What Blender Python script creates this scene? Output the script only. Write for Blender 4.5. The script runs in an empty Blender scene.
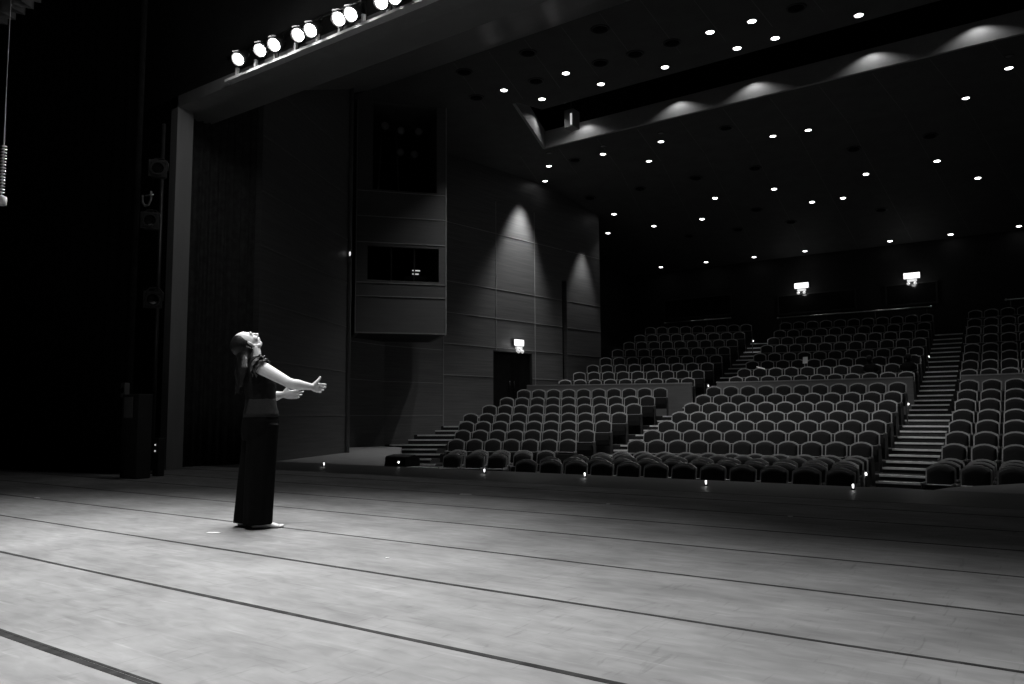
import bpy, bmesh, math, random
from mathutils import Vector, Matrix
random.seed(7)
PI = math.pi
scene = bpy.context.scene
COL = scene.collection

# ------------------------------------------------------------------ helpers
def link(o, parent=None):
    COL.objects.link(o)
    if parent is not None:
        o.parent = parent
    return o

def tag(o, label=None, cat=None, group=None, kind=None):
    if label: o['label'] = label
    if cat: o['category'] = cat
    if group: o['group'] = group
    if kind: o['kind'] = kind
    return o

def empty(name, loc=(0, 0, 0), rz=0.0):
    o = bpy.data.objects.new(name, None)
    o.empty_display_size = 0.1
    o.location = loc
    o.rotation_euler = (0, 0, rz)
    return link(o)

class MB:
    """collects shapes, then links them as one mesh object"""
    def __init__(self):
        self.v = []; self.f = []
    def add(self, vs, fs):
        b = len(self.v)
        self.v += [tuple(p) for p in vs]
        self.f += [tuple(i + b for i in f) for f in fs]
        return self
    def box(self, lo, hi, rz=0.0, origin=(0, 0, 0)):
        c, s = math.cos(rz), math.sin(rz)
        vs = []
        for z in (lo[2], hi[2]):
            for x, y in ((lo[0], lo[1]), (hi[0], lo[1]), (hi[0], hi[1]), (lo[0], hi[1])):
                vs.append((origin[0] + c * x - s * y, origin[1] + s * x + c * y, origin[2] + z))
        return self.add(vs, [(3, 2, 1, 0), (4, 5, 6, 7), (0, 1, 5, 4), (1, 2, 6, 5), (2, 3, 7, 6), (3, 0, 4, 7)])
    def rings(self, rings, cap=True, closed=True):
        n = len(rings[0]); vs = []; fs = []
        for r in rings: vs += [tuple(p) for p in r]
        for k in range(len(rings) - 1):
            for i in range(n if closed else n - 1):
                j = (i + 1) % n
                fs.append((k * n + i, k * n + j, (k + 1) * n + j, (k + 1) * n + i))
        if cap:
            fs.append(tuple(reversed(range(n))))
            fs.append(tuple(range((len(rings) - 1) * n, len(rings) * n)))
        return self.add(vs, fs)
    def tube(self, pts, radii, seg=10, flat=None, flatdir=None, cap=True):
        """round (or flattened) tube through pts"""
        pts = [Vector(p) for p in pts]
        if not hasattr(radii, '__len__'): radii = [radii] * len(pts)
        rs = []
        prev = None
        for i, p in enumerate(pts):
            d = (pts[min(i + 1, len(pts) - 1)] - pts[max(i - 1, 0)])
            d = d.normalized() if d.length > 1e-9 else Vector((0, 0, 1))
            if flatdir is not None:
                u = Vector(flatdir); u = (u - d * u.dot(d)).normalized()
            elif prev is None:
                u = d.orthogonal().normalized()
            else:
                u = (prev - d * prev.dot(d)).normalized()
            prev = u
            w = d.cross(u)
            a = radii[i]; b = a * (flat if flat else 1.0)
            rs.append([p + u * (b * math.cos(2 * PI * k / seg)) + w * (a * math.sin(2 * PI * k / seg)) for k in range(seg)])
        return self.rings(rs, cap=cap)
    def ellipsoid(self, c, axes, rad, nu=16, nv=10):
        c = Vector(c); ax = [Vector(a) for a in axes]
        rs = []
        for j in range(nv + 1):
            th = -PI / 2 + PI * (j + 0.02) / (nv + 0.04)
            rs.append([c + ax[0] * (rad[0] * math.cos(th) * math.cos(2 * PI * i / nu)) + ax[1] * (rad[1] * math.cos(th) * math.sin(2 * PI * i / nu)) + ax[2] * (rad[2] * math.sin(th)) for i in range(nu)])
        return self.rings(rs)
    def cyl(self, a, b, r, seg=14, r2=None):
        return self.tube([a, b], [r, r if r2 is None else r2], seg)
    def prism(self, outline, y0, y1, shear=0.0):
        """outline of (x,z) points extruded in y; shear leans it back with z"""
        n = len(outline)
        vs = [(x, y0 + shear * z, z) for x, z in outline] + [(x, y1 + shear * z, z) for x, z in outline]
        fs = [tuple(range(n)), tuple(reversed(range(n, 2 * n)))]
        fs += [((i + 1) % n, i, n + i, n + (i + 1) % n) for i in range(n)]
        return self.add(vs, fs)
    def mesh(self, name, mats, smooth=False):
        me = bpy.data.meshes.new(name)
        me.from_pydata(self.v, [], self.f)
        bm = bmesh.new(); bm.from_mesh(me)
        bmesh.ops.recalc_face_normals(bm, faces=bm.faces)
        bm.to_mesh(me); bm.free()
        for m in (mats if isinstance(mats, (list, tuple)) else [mats]): me.materials.append(m)
        if smooth:
            me.polygons.foreach_set('use_smooth', [True] * len(me.polygons))
        me.update()
        return me
    def build(self, name, mats, parent=None, smooth=False, bevel=0.0):
        o = bpy.data.objects.new(name, self.mesh(name, mats, smooth))
        link(o, parent)
        if bevel:
            b = o.modifiers.new('bevel', 'BEVEL'); b.width = bevel; b.segments = 2; b.limit_method = 'ANGLE'
        return o

def remeshed(mb, name, mat, voxel, parent=None, smooth_it=4, sub=None):
    """fuse the collected shapes into one continuous skin"""
    o = mb.build(name + '_raw', mat)
    r = o.modifiers.new('r', 'REMESH'); r.mode = 'VOXEL'; r.voxel_size = voxel
    s = o.modifiers.new('s', 'SMOOTH'); s.iterations = smooth_it; s.factor = 0.5
    bpy.context.view_layer.update()
    me = bpy.data.meshes.new_from_object(o.evaluated_get(bpy.context.evaluated_depsgraph_get()))
    me.name = name
    bpy.data.objects.remove(o)
    me.polygons.foreach_set('use_smooth', [True] * len(me.polygons))
    if not me.materials: me.materials.append(mat)
    n = bpy.data.objects.new(name, me)
    return link(n, parent)

# ------------------------------------------------------------------ materials (all neutral greys: the place is seen in black and white)
def mat(name, g, rough=0.6, metal=0.0, var=0.12, scale=6.0, bump=0.0, stretch=(1, 1, 1), spec=0.5, sheen=0.0):
    m = bpy.data.materials.new(name); m.use_nodes = True
    nt = m.node_tree; N = nt.nodes; L = nt.links
    b = N['Principled BSDF']
    tc = N.new('ShaderNodeTexCoord'); mp = N.new('ShaderNodeMapping'); mp.inputs['Scale'].default_value = stretch
    L.new(tc.outputs['Object'], mp.inputs['Vector'])
    nz = N.new('ShaderNodeTexNoise'); nz.inputs['Scale'].default_value = scale; nz.inputs['Detail'].default_value = 5
    L.new(mp.outputs['Vector'], nz.inputs['Vector'])
    cr = N.new('ShaderNodeValToRGB')
    lo, hi = g * (1 - var), g * (1 + var)
    cr.color_ramp.elements[0].color = (lo, lo, lo, 1); cr.color_ramp.elements[1].color = (hi, hi, hi, 1)
    cr.color_ramp.elements[0].position = 0.3; cr.color_ramp.elements[1].position = 0.7
    L.new(nz.outputs['Fac'], cr.inputs['Fac']); L.new(cr.outputs['Color'], b.inputs['Base Color'])
    b.inputs['Roughness'].default_value = rough; b.inputs['Metallic'].default_value = metal
    b.inputs['Specular IOR Level'].default_value = spec
    if sheen: b.inputs['Sheen Weight'].default_value = sheen
    if bump:
        bp = N.new('ShaderNodeBump'); bp.inputs['Strength'].default_value = bump; bp.inputs['Distance'].default_value = 0.02
        L.new(nz.outputs['Fac'], bp.inputs['Height']); L.new(bp.outputs['Normal'], b.inputs['Normal'])
    return m

def emit(name, strength, g=1.0):
    m = bpy.data.materials.new(name); m.use_nodes = True
    b = m.node_tree.nodes['Principled BSDF']
    b.inputs['Base Color'].default_value = (0.6, 0.6, 0.6, 1)
    b.inputs['Emission Color'].default_value = (g, g, g, 1)
    b.inputs['Emission Strength'].default_value = strength
    return m

def floor_material():
    """grey dance vinyl: cloudy wear, scuffs and short shoe marks"""
    m = bpy.data.materials.new('dance_vinyl'); m.use_nodes = True
    nt = m.node_tree; N = nt.nodes; L = nt.links; b = N['Principled BSDF']
    tc = N.new('ShaderNodeTexCoord')
    def noise(scale, st=(1, 1, 1), rot=0.0, det=6, dist=0.0):
        mp = N.new('ShaderNodeMapping'); mp.inputs['Scale'].default_value = st; mp.inputs['Rotation'].default_value = (0, 0, rot)
        L.new(tc.outputs['Object'], mp.inputs['Vector'])
        n = N.new('ShaderNodeTexNoise'); n.inputs['Scale'].default_value = scale; n.inputs['Detail'].default_value = det
        n.inputs['Distortion'].default_value = dist
        L.new(mp.outputs['Vector'], n.inputs['Vector']); return n.outputs['Fac']
    def ramp(v, p0, p1, c0, c1):
        r = N.new('ShaderNodeMapRange'); r.inputs['From Min'].default_value = p0; r.inputs['From Max'].default_value = p1
        r.inputs['To Min'].default_value = c0; r.inputs['To Max'].default_value = c1
        L.new(v, r.inputs['Value']); return r.outputs['Result']
    def mul(a, c):
        x = N.new('ShaderNodeMath'); x.operation = 'MULTIPLY'; L.new(a, x.inputs[0]); L.new(c, x.inputs[1]); return x.outputs[0]
    base = ramp(noise(1.4, (1, 1.6, 1)), 0.3, 0.7, 0.175, 0.28)
    fine = ramp(noise(9, (0.6, 1.6, 1), 0.3, 8, 0.6), 0.3, 0.7, 0.84, 1.12)
    s1 = ramp(noise(5, (0.5, 5, 1), 0.9, 3, 1.4), 0.60, 0.72, 1.0, 0.84)
    s2 = ramp(noise(6, (4, 0.5, 1), 0.35, 3, 1.8), 0.62, 0.73, 1.0, 0.80)
    s3 = ramp(noise(7, (0.35, 4.5, 1), 0.04, 4, 0.5), 0.60, 0.74, 1.0, 1.22)
    v = mul(mul(mul(mul(base, fine), s1), s2), s3)
    cc = N.new('ShaderNodeCombineColor')
    for k in range(3): L.new(v, cc.inputs[k])
    L.new(cc.outputs[0], b.inputs['Base Color'])
    L.new(ramp(noise(4, (0.5, 3, 1), 0.1), 0.3, 0.7, 0.62, 0.80), b.inputs['Roughness'])
    b.inputs['Specular IOR Level'].default_value = 0.25
    return m

def panel_material():
    """dark stained timber panelling: horizontal grain"""
    return mat('timber_panel', 0.12, 0.5, var=0.22, scale=3.0, stretch=(0.25, 0.25, 9.0), bump=0.05)

M = dict(
    vinyl=floor_material(),
    tape=mat('seam_tape', 0.035, 0.85, var=0.4, scale=8, stretch=(2, 1, 1), spec=0.08),
    stagewood=mat('stage_wood', 0.05, 0.45, var=0.5, scale=5, stretch=(0.3, 4, 1)),
    apronwood=mat('apron_wood', 0.26, 0.6, var=0.15, scale=4, stretch=(0.4, 4, 1)),
    panel=panel_material(),
    paneltrim=mat('panel_trim', 0.30, 0.4, var=0.1),
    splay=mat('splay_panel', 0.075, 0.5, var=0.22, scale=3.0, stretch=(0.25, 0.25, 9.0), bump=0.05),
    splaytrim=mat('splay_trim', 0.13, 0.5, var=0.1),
    tower=mat('tower_panel', 0.105, 0.55, var=0.1, scale=3, stretch=(0.3, 0.3, 6)),
    black=mat('black_void', 0.006, 0.9, var=0.2, spec=0.1),
    velvet=mat('black_velvet', 0.012, 0.95, var=0.3, scale=14, spec=0.05),
    housecurtain=mat('house_curtain', 0.05, 0.9, var=0.3, scale=8, spec=0.1),
    border=mat('border_cloth', 0.16, 0.95, var=0.25, scale=3, spec=0.1),
    ledge=mat('ledge_metal', 0.7, 0.4, var=0.06),
    frame=mat('proscenium_paint', 0.24, 0.55, var=0.08, scale=3, stretch=(2, 2, 0.3)),
    darkpaint=mat('dark_paint', 0.02, 0.7, var=0.2),
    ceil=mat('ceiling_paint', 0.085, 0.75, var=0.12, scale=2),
    ceilfront=mat('front_ceiling_bounce', 0.20, 0.38, var=0.1, scale=2),  # paler than the main ceiling: bounce light from the stage put into the colour
    lip=mat('slot_lip', 0.35, 0.6, var=0.05),
    darkmetal=mat('dark_metal', 0.03, 0.4, 0.3, var=0.2),
    metal=mat('bright_metal', 0.8, 0.35, 1.0, var=0.1),
    fabric=mat('seat_fabric', 0.014, 0.95, var=0.25, scale=60, bump=0.1, spec=0.15),
    shell=mat('seat_shell', 0.34, 0.5, var=0.12, scale=12, stretch=(1, 1, 4)),
    seatframe=mat('seat_frame', 0.03, 0.6, var=0.2),
    arm=mat('arm_wood', 0.22, 0.45, var=0.15, scale=20, stretch=(1, 0.2, 1)),
    carpet=mat('terrace_carpet', 0.03, 0.95, var=0.3, scale=30, spec=0.1),
    step=mat('step_carpet', 0.05, 0.9, var=0.3, scale=30, spec=0.1),
    nosing=mat('step_nosing', 0.7, 0.4, var=0.1, scale=9),
    parapet=mat('parapet_panel', 0.17, 0.6, var=0.1, scale=4, stretch=(0.5, 0.5, 5)),
    rear=mat('rear_wall_paint', 0.02, 0.8, var=0.2),
    skin=mat('skin', 0.68, 0.5, var=0.05, scale=20),
    hair=mat('hair', 0.012, 0.36, var=0.4, scale=60, stretch=(4, 4, 0.6), bump=0.25, spec=0.22),
    blouse=mat('blouse_cloth', 0.010, 0.95, var=0.3, scale=40, bump=0.15, spec=0.08),
    ruffle=mat('ruffle_cloth', 0.05, 0.8, var=0.3, scale=40, bump=0.15),
    band=mat('waistband_cloth', 0.022, 0.9, var=0.2, scale=50, stretch=(1, 1, 4), bump=0.15, spec=0.1),
    trousers=mat('trouser_cloth', 0.003, 0.85, var=0.3, scale=20, spec=0.06),
    paper=mat('paper', 0.8, 0.7, var=0.05),
    rope=mat('rope', 0.5, 0.7, var=0.2, scale=80),
    coat=mat('dark_coat', 0.008, 0.9, var=0.3, spec=0.1),
    glass=mat('dark_glass', 0.01, 0.12, var=0.1),
    hot=emit('lamp_glow', 22.0),
    down=emit('downlight_glow', 6.0),
    sign=emit('sign_glow', 1.6),
    head=emit('sign_lamp_glow', 0.45),
    led=emit('edge_light_glow', 2.2),
    aled=emit('aisle_light_glow', 0.9),
    tube=emit('tube_glow', 0.55),
)

# ------------------------------------------------------------------ camera
cam_d = bpy.data.cameras.new('camera'); cam = bpy.data.objects.new('camera', cam_d); link(cam)
R = Vector((0.81171754, 0.58401965, -0.00597391)); U = Vector((0.05912691, -0.07199488, 0.99565092)); Fw = Vector((-0.58104961, 0.80854053, 0.09297078))
mw = Matrix((R, U, -Fw)).transposed().to_4x4(); mw.translation = (0, 0, 0.85)
cam.matrix_world = mw
cam_d.sensor_width = 36.0; cam_d.lens = 796.0 / 1024 * 36; cam_d.clip_end = 200; cam_d.clip_start = 0.05
scene.camera = cam

# ------------------------------------------------------------------ hall geometry
XA, CV = -5.2, 0.023                     # every row is a gentle arc
def arcY(Y0, X): return Y0 - CV * (X - XA) ** 2
def arcA(X): return math.atan(-2 * CV * (X - XA))
CEIL = 9.8
def cz(Y): return CEIL if Y < 25.5 else CEIL - (Y - 25.5) * 1.7 / 11.5
WP = [(-15.05, 13.9), (-17.1, 15.6), (-17.5, 17.6), (-17.2, 20.0), (-16.28, 29.0)]   # side wall in plan
def wallX(Y):
    if Y <= WP[1][1]: return WP[1][0]
    for (xa, ya), (xb, yb) in zip(WP[1:], WP[2:]):
        if ya <= Y <= yb: return xa + (xb - xa) * (Y - ya) / (yb - ya)
    return -18.9

def struct(mb, name, m, smooth=False, parent=None):
    o = mb.build(name, m, parent, smooth)
    if parent is None: o['kind'] = 'structure'
    return o

def slab(mb, poly, z0, z1):
    n = len(poly)
    mb.add([(x, y, z0) for x, y in poly] + [(x, y, z1) for x, y in poly],
           [tuple(reversed(range(n))), tuple(range(n, 2 * n))] + [(i, (i + 1) % n, n + (i + 1) % n, n + i) for i in range(n)])

def wallseg(mb, a, b, z0, z1, t=0.2):
    """wall panel between two plan points, thickness away from the hall (left of a->b)"""
    d = Vector((b[0] - a[0], b[1] - a[1])).normalized(); n = Vector((-d.y, d.x)) * t
    slab(mb, [a, b, (b[0] + n.x, b[1] + n.y), (a[0] + n.x, a[1] + n.y)], z0, z1)

# stage
mb = MB(); slab(mb, [(-22, -6), (9, -6), (9, 10.05), (-22, 10.05)], -0.25, 0.0); struct(mb, 'floor', M['vinyl'])
mb = MB(); slab(mb, [(-22, 8.45), (9, 8.45), (9, 10.06), (-22, 10.06)], -0.01, 0.002); struct(mb, 'floor_edge', M['stagewood'])
mb = MB(); slab(mb, [(-22, 9.98), (9, 9.98), (9, 10.06), (-22, 10.06)], -0.95, -0.004); struct(mb, 'trim_1', M['darkpaint'])
for i, (y, w) in enumerate(((1.46, 0.028), (1.485, 0.014), (2.32, 0.028), (3.18, 0.026), (4.06, 0.024), (4.99, 0.022), (5.93, 0.022), (6.88, 0.02), (7.82, 0.02))):
    mb = MB()
    # a seam is taped in several lengths, so it wanders by a few millimetres
    x = -16.0; rs = random.Random(i); pts = []
    while x < 6:
        pts.append((x, y + rs.uniform(-0.004, 0.004), w * rs.uniform(0.42, 0.58))); x += 0.8
    vs = []
    for (px, py, hw) in pts: vs += [(px, py - hw, 0.0), (px, py - hw, 0.0015), (px, py + hw, 0.0015), (px, py + hw, 0.0)]
    mb.rings([vs[k * 4:k * 4 + 4] for k in range(len(pts))])
    struct(mb, 'trim_%d' % (i + 2), M['tape'])
# side aprons beyond the stage edge
mb = MB(); slab(mb, [(-12.7, 10.06), (-9.75, 10.06), (-15.6, 16.4), (-16.9, 16.9), (-17.1, 15.5), (-15.0, 13.7), (-13.1, 10.06)], -0.93, 0.0)
struct(mb, 'floor_side_apron', M['apronwood'])
mb = MB(); slab(mb, [(-1.45, 10.06), (5.0, 10.06), (5.0, 16.5), (0.9, 14.0), (-0.62, 11.7), (-1.35, 10.5)], -0.93, 0.0)
struct(mb, 'floor_far_apron', M['apronwood'])

# proscenium frame, header, walls beside it
mb = MB(); mb.box((-12.62, 7.45, 0), (-12.42, 7.75, 6.4)); struct(mb, 'trim_22', M['frame'])
mb = MB(); mb.box((-12.62, 7.45, 6.2), (4.0, 7.75, 6.4)); struct(mb, 'trim_23', M['frame'])
mb = MB(); mb.box((-10.9, 7.32, 6.21), (4.0, 7.45, 6.25)); struct(mb, 'trim_24', M['ledge'])
mb = MB(); mb.box((-22, 7.46, 6.4), (9, 7.74, 12.5)); struct(mb, 'wall_header', M['darkpaint'])
mb = MB(); mb.box((-22, 7.46, 0), (-12.62, 7.74, 6.4)); struct(mb, 'wall_proscenium', M['black'])
mb = MB(); mb.box((4.0, 7.46, 0), (9, 7.74, 6.4)); struct(mb, 'wall_proscenium_far', M['black'])
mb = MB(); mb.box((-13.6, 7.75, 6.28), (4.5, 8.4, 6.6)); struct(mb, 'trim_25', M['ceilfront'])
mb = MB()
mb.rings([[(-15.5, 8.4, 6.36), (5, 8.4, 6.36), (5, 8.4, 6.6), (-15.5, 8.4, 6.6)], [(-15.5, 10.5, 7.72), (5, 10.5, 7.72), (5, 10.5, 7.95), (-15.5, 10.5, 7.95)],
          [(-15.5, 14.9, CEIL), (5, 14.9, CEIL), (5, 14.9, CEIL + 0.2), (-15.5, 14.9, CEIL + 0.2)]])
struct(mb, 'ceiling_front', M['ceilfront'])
# wings
mb = MB(); mb.box((-22.2, -6, 0), (-22, 7.5, 12.5)); struct(mb, 'wall_wing', M['black'])
mb = MB(); mb.box((-22, -6.2, 0), (9, -6, 12.5)); struct(mb, 'wall_backstage', M['black'])
mb = MB(); mb.box((9, -6, 0), (9.2, 7.5, 12.5)); struct(mb, 'wall_wing_far', M['black'])
mb = MB(); mb.box((-22.2, -6.2, 12.5), (9.2, 7.75, 12.7)); struct(mb, 'ceiling_stage', M['black'])

# hall walls
S0, S1 = (-12.62, 9.35), (-14.58, 13.38)
mb = MB(); wallseg(mb, S0, S1, -0.95, CEIL); w_splay = struct(mb, 'wall_splay', M['splay'])
mb = MB()
dS = Vector((S1[0] - S0[0], S1[1] - S0[1])).normalized()
ZL = (0.9, 1.95, 3.05, 4.13, 5.2, 6.3, 7.4)
for z in ZL:
    a = Vector(S0); b = Vector(S1); nrm = Vector((dS.y, -dS.x)) * 0.012
    slab(mb, [tuple(a), tuple(a + nrm), tuple(b + nrm), tuple(b)], z - 0.012, z + 0.012)
mb.build('panel_trim', M['splaytrim'], w_splay)
mb = MB(); mb.tube([(S1[0] + 0.02, S1[1] + 0.02, -0.9), (S1[0] + 0.02, S1[1] + 0.02, CEIL)], 0.06, 8)
mb.build('edge_batten', M['splaytrim'], w_splay, smooth=True)
mb = MB(); wallseg(mb, (-14.75, 13.5), (-17.2, 15.4), -0.95, CEIL); struct(mb, 'wall_return', M['panel'])

# long side wall with door opening and dark slot
mb = MB()
A, B = Vector(WP[3]), Vector(WP[4]); L_ = (B - A).length; dW = (B - A) / L_
def wp(s): return tuple(A + dW * s)
def s_at(Y): return (Y - A.y) / dW.y
D0, D1, SL0, SL1 = s_at(22.43), s_at(24.57), s_at(26.42), s_at(26.72)
wallseg(mb, WP[1], WP[2], -0.95, 3.16); wallseg(mb, WP[2], WP[3], -0.95, CEIL)
wallseg(mb, wp(0), wp(D0), -0.95, CEIL); wallseg(mb, wp(D0), wp(D1), 3.19, CEIL); wallseg(mb, wp(D0), wp(D1), -0.95, 0.83)
wallseg(mb, wp(D1), wp(SL0), -0.95, CEIL); wallseg(mb, wp(SL0), wp(SL1), 6.2, CEIL); wallseg(mb, wp(SL0), wp(SL1), -0.95, 1.2)
wallseg(mb, wp(SL1), wp(L_), -0.95, CEIL)
w_left = struct(mb, 'wall_left', M['panel'])
mb = MB()
nW = Vector((dW.y, -dW.x))
def tstrip(s0, s1, z0, z1, d=0.014):
    a = Vector(wp(s0)); b = Vector(wp(s1)); n = nW * d
    slab(mb, [tuple(a), tuple(a + n), tuple(b + n), tuple(b)], z0, z1)
for z in (2.24, 3.29, 4.34, 5.4, 7.42):
    for (sa, sb) in ((0.0, D0), (D0, D1), (D1, SL0), (SL1, L_)):
        if (sa, sb) == (D0, D1) and z < 3.2: continue
        tstrip(sa, sb, z - 0.011, z + 0.011)
for s in (0.02, s_at(22.6), s_at(24.75)):
    lo = 3.2 if s == s_at(22.6) else 0.2
    tstrip(s - 0.012, s + 0.012, lo, 8.6)
for z in (0.9, 1.95, 3.05):                      # lines on the wall below the tower
    for a, b in ((WP[1], WP[2]), (WP[2], WP[3])):
        d = (Vector(b) - Vector(a)).normalized(); n = Vector((d.y, -d.x)) * 0.012
        slab(mb, [a, (a[0] + n.x, a[1] + n.y), (b[0] + n.x, b[1] + n.y), b], z - 0.01, z + 0.01)
mb.build('panel_trim', M['paneltrim'], w_left)
# slot behind the wall and the recess at its far end
mb = MB(); a = Vector(wp(SL0)) - nW * 0.2; b = Vector(wp(SL1)) - nW * 0.2
wallseg(mb, tuple(a - dW * 0.1), tuple(b + dW * 0.1), 1.0, 6.4, 0.05); mb.build('slot_back', M['black'], w_left)
mb = MB(); wallseg(mb, (-16.30, 29.02), (-19, 29.1), 0, CEIL); struct(mb, 'wall_recess', M['rear'])
mb = MB(); wallseg(mb, (-19, 29.1), (-19, 37), 0, CEIL); struct(mb, 'wall_recess_side', M['rear'])
mb = MB(); mb.box((-19.2, 37, 0), (5.2, 37.25, 9)); w_rear = struct(mb, 'wall_rear', M['rear'])
mb = MB(); mb.box((5, 8, -1), (5.2, 37, CEIL)); struct(mb, 'wall_right', M['rear'])
# door in the side wall
drz = math.atan2(dW.y, dW.x)
door = empty('door_1', (wp(D0)[0], wp(D0)[1], 0.83), drz); door['kind'] = 'structure'
W_ = D1 - D0
mb = MB()
mb.box((0.03, 0.10, 0), (W_ / 2 - 0.004, 0.15, 2.33)); mb.build('door_leaf', M['black'], door)
mb = MB(); mb.box((W_ / 2 + 0.004, 0.10, 0), (W_ - 0.03, 0.15, 2.33)); mb.build('door_leaf', M['black'], door)
mb = MB(); mb.box((0, 0.0, 0), (0.03, 0.2, 2.36)); mb.box((W_ - 0.03, 0.0, 0), (W_, 0.2, 2.36)); mb.box((0, 0.0, 2.33), (W_, 0.2, 2.36))
mb.build('door_frame', M['darkpaint'], door)
for sx in (-0.12, 0.12):
    mb = MB(); mb.cyl((W_ / 2 + sx, 0.06, 0.9), (W_ / 2 + sx, 0.06, 1.3), 0.014, 8); mb.cyl((W_ / 2 + sx, 0.06, 0.95), (W_ / 2 + sx, 0.11, 0.95), 0.01, 6); mb.cyl((W_ / 2 + sx, 0.06, 1.25), (W_ / 2 + sx, 0.11, 1.25), 0.01, 6)
    mb.build('door_handle', M['darkmetal'], door, True)

# box tower with two openings, built as a hollow shell
TL, TR = Vector((-16.2, 15.15)), Vector((-14.62, 17.14))
TW = (TR - TL).length; tz = math.atan2((TR - TL).y, (TR - TL).x)
tower = empty('box_tower', (TL.x, TL.y, 3.16), tz); tower['kind'] = 'structure'
H_ = CEIL - 3.16
def trect(mb, x0, x1, z0, z1, y0=0.0, y1=0.12): mb.box((x0, y0, z0), (x1, y1, z1))
UX0, UX1, UZ0, UZ1 = 0.44, 2.26, 4.08, 6.60
LX0, LX1, LZ0, LZ1 = 0.32, 2.33, 1.50, 2.46
mb = MB()
trect(mb, 0, TW, 0, LZ0); trect(mb, 0, LX0, LZ0, LZ1); trect(mb, LX1, TW, LZ0, LZ1)
trect(mb, 0, TW, LZ1, UZ0); trect(mb, 0, UX0, UZ0, UZ1); trect(mb, UX1, TW, UZ0, UZ1); trect(mb, 0, TW, UZ1, H_)
mb.build('front_panel', M['tower'], tower)
mb = MB(); trect(mb, 0, 0.1, 0, H_, 0.12, 2.4); mb.build('side_panel', M['tower'], tower)
mb = MB(); trect(mb, TW - 0.1, TW, 0, H_, 0.12, 2.4); mb.build('side_panel', M['tower'], tower)
mb = MB(); trect(mb, 0.1, TW - 0.1, 0, 0.12, 0.12, 2.4); mb.build('underside', M['darkpaint'], tower)
mb = MB(); trect(mb, 0.1, TW - 0.1, 3.2, 3.3, 0.12, 2.4); mb.build('inner_floor', M['black'], tower)
mb = MB(); trect(mb, 0.1, TW - 0.1, 0.12, H_, 2.3, 2.4); mb.build('inner_back', M['black'], tower)
mb = MB()
for z in (0.02, 1.04, 1.42, 2.56, 3.30, 4.02): trect(mb, 0, TW, z - 0.012, z + 0.012, -0.014, 0)
trect(mb, TW - 0.02, TW + 0.012, 0, H_, -0.014, 0.1); trect(mb, -0.01, 0.014, 0, H_, -0.014, 0.1)
mb.build('face_trim', M['paneltrim'], tower)
mb = MB(); trect(mb, LX0, LX1, LZ0, LZ1, 0.09, 0.10); mb.build('window_pane', M['glass'], tower)
bpy.data.objects.remove(tower.children[-1])       # the lower opening is unglazed
mb = MB(); mb.box((LX0 + 0.65, 0.04, LZ0), (LX0 + 0.69, 0.08, LZ1)); mb.box((LX0 + 1.3, 0.04, LZ0), (LX0 + 1.34, 0.08, LZ1)); mb.build('mullion', M['darkmetal'], tower)

def tpt(x, y, z):
    c, s = math.cos(tz), math.sin(tz)
    return Vector((TL.x + c * x - s * y, TL.y + s * x + c * y, 3.16 + z))

# ceiling with the long lighting slot
SX0, SX1 = (-12.88, 18.05), (-14.33, 21.8)
mb = MB()
def cpanel(poly, th=0.3):
    slab(mb, poly, CEIL, CEIL + th)
cpanel([(-12.72, 14.9), (5.2, 14.9), (5.2, 18.9), (-12.45, 18.9), (-12.72, 18.05)])
cpanel([(-19.2, 14.9), (-12.72, 14.9), (-12.72, 18.05), (-12.88, 18.05), (-14.33, 21.8), (-19.2, 21.8)])
cpanel([(-19.2, 21.8), (5.2, 21.8), (5.2, 25.5), (-19.2, 25.5)])
mb.rings([[(-19.2, 25.5, CEIL), (5.2, 25.5, CEIL), (5.2, 25.5, CEIL + 0.3), (-19.2, 25.5, CEIL + 0.3)],
          [(-19.2, 37.2, cz(37.2)), (5.2, 37.2, cz(37.2)), (5.2, 37.2, cz(37.2) + 0.3), (-19.2, 37.2, cz(37.2) + 0.3)]])
ceiling = struct(mb, 'ceiling', M['ceil'])
# radial seams between the ceiling boards
mb = MB()
for k in range(-7, 5):
    ang = math.radians(k * 3.1 - 0.5)
    for (ya, yb) in ((15.0, 17.9), (22.0, 25.4), (25.6, 36.8)):
        xa = -5.2 + math.tan(ang) * (ya + 3); xb = -5.2 + math.tan(ang) * (yb + 3)
        if xa < -18.8 or xb < -18.8 or xa > 5 : continue
        za, zb = cz(ya) - 0.004, cz(yb) - 0.004
        mb.rings([[(xa - 0.006, ya, za), (xa + 0.006, ya, za), (xa + 0.006, ya, za + 0.02), (xa - 0.006, ya, za + 0.02)],
                  [(xb - 0.006, yb, zb), (xb + 0.006, yb, zb), (xb + 0.006, yb, zb + 0.02), (xb - 0.006, yb, zb + 0.02)]])
mb.build('board_seam', M['parapet'], ceiling)
mb = MB(); mb.box((-14.28, 21.70, CEIL - 0.02), (5.2, 21.80, CEIL + 0.55)); struct(mb, 'trim_26', M['lip'])
mb = MB(); wallseg(mb, (-12.79, 18.05), (-14.22, 21.78), CEIL - 0.02, CEIL + 0.60, 0.09); struct(mb, 'trim_27', M['lip'])
mb = MB(); mb.box((-19, 17.6, 12.2), (5.2, 22.6, 12.4)); mb.box((-19, 22.4, CEIL + 0.3), (5.2, 22.6, 12.4)); mb.box((-19, 17.6, CEIL + 0.3), (5.2, 17.8, 12.4)); mb.box((-19.2, 17.6, CEIL + 0.3), (-19, 22.6, 12.4))
struct(mb, 'ceiling_slot', M['black'])

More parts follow.
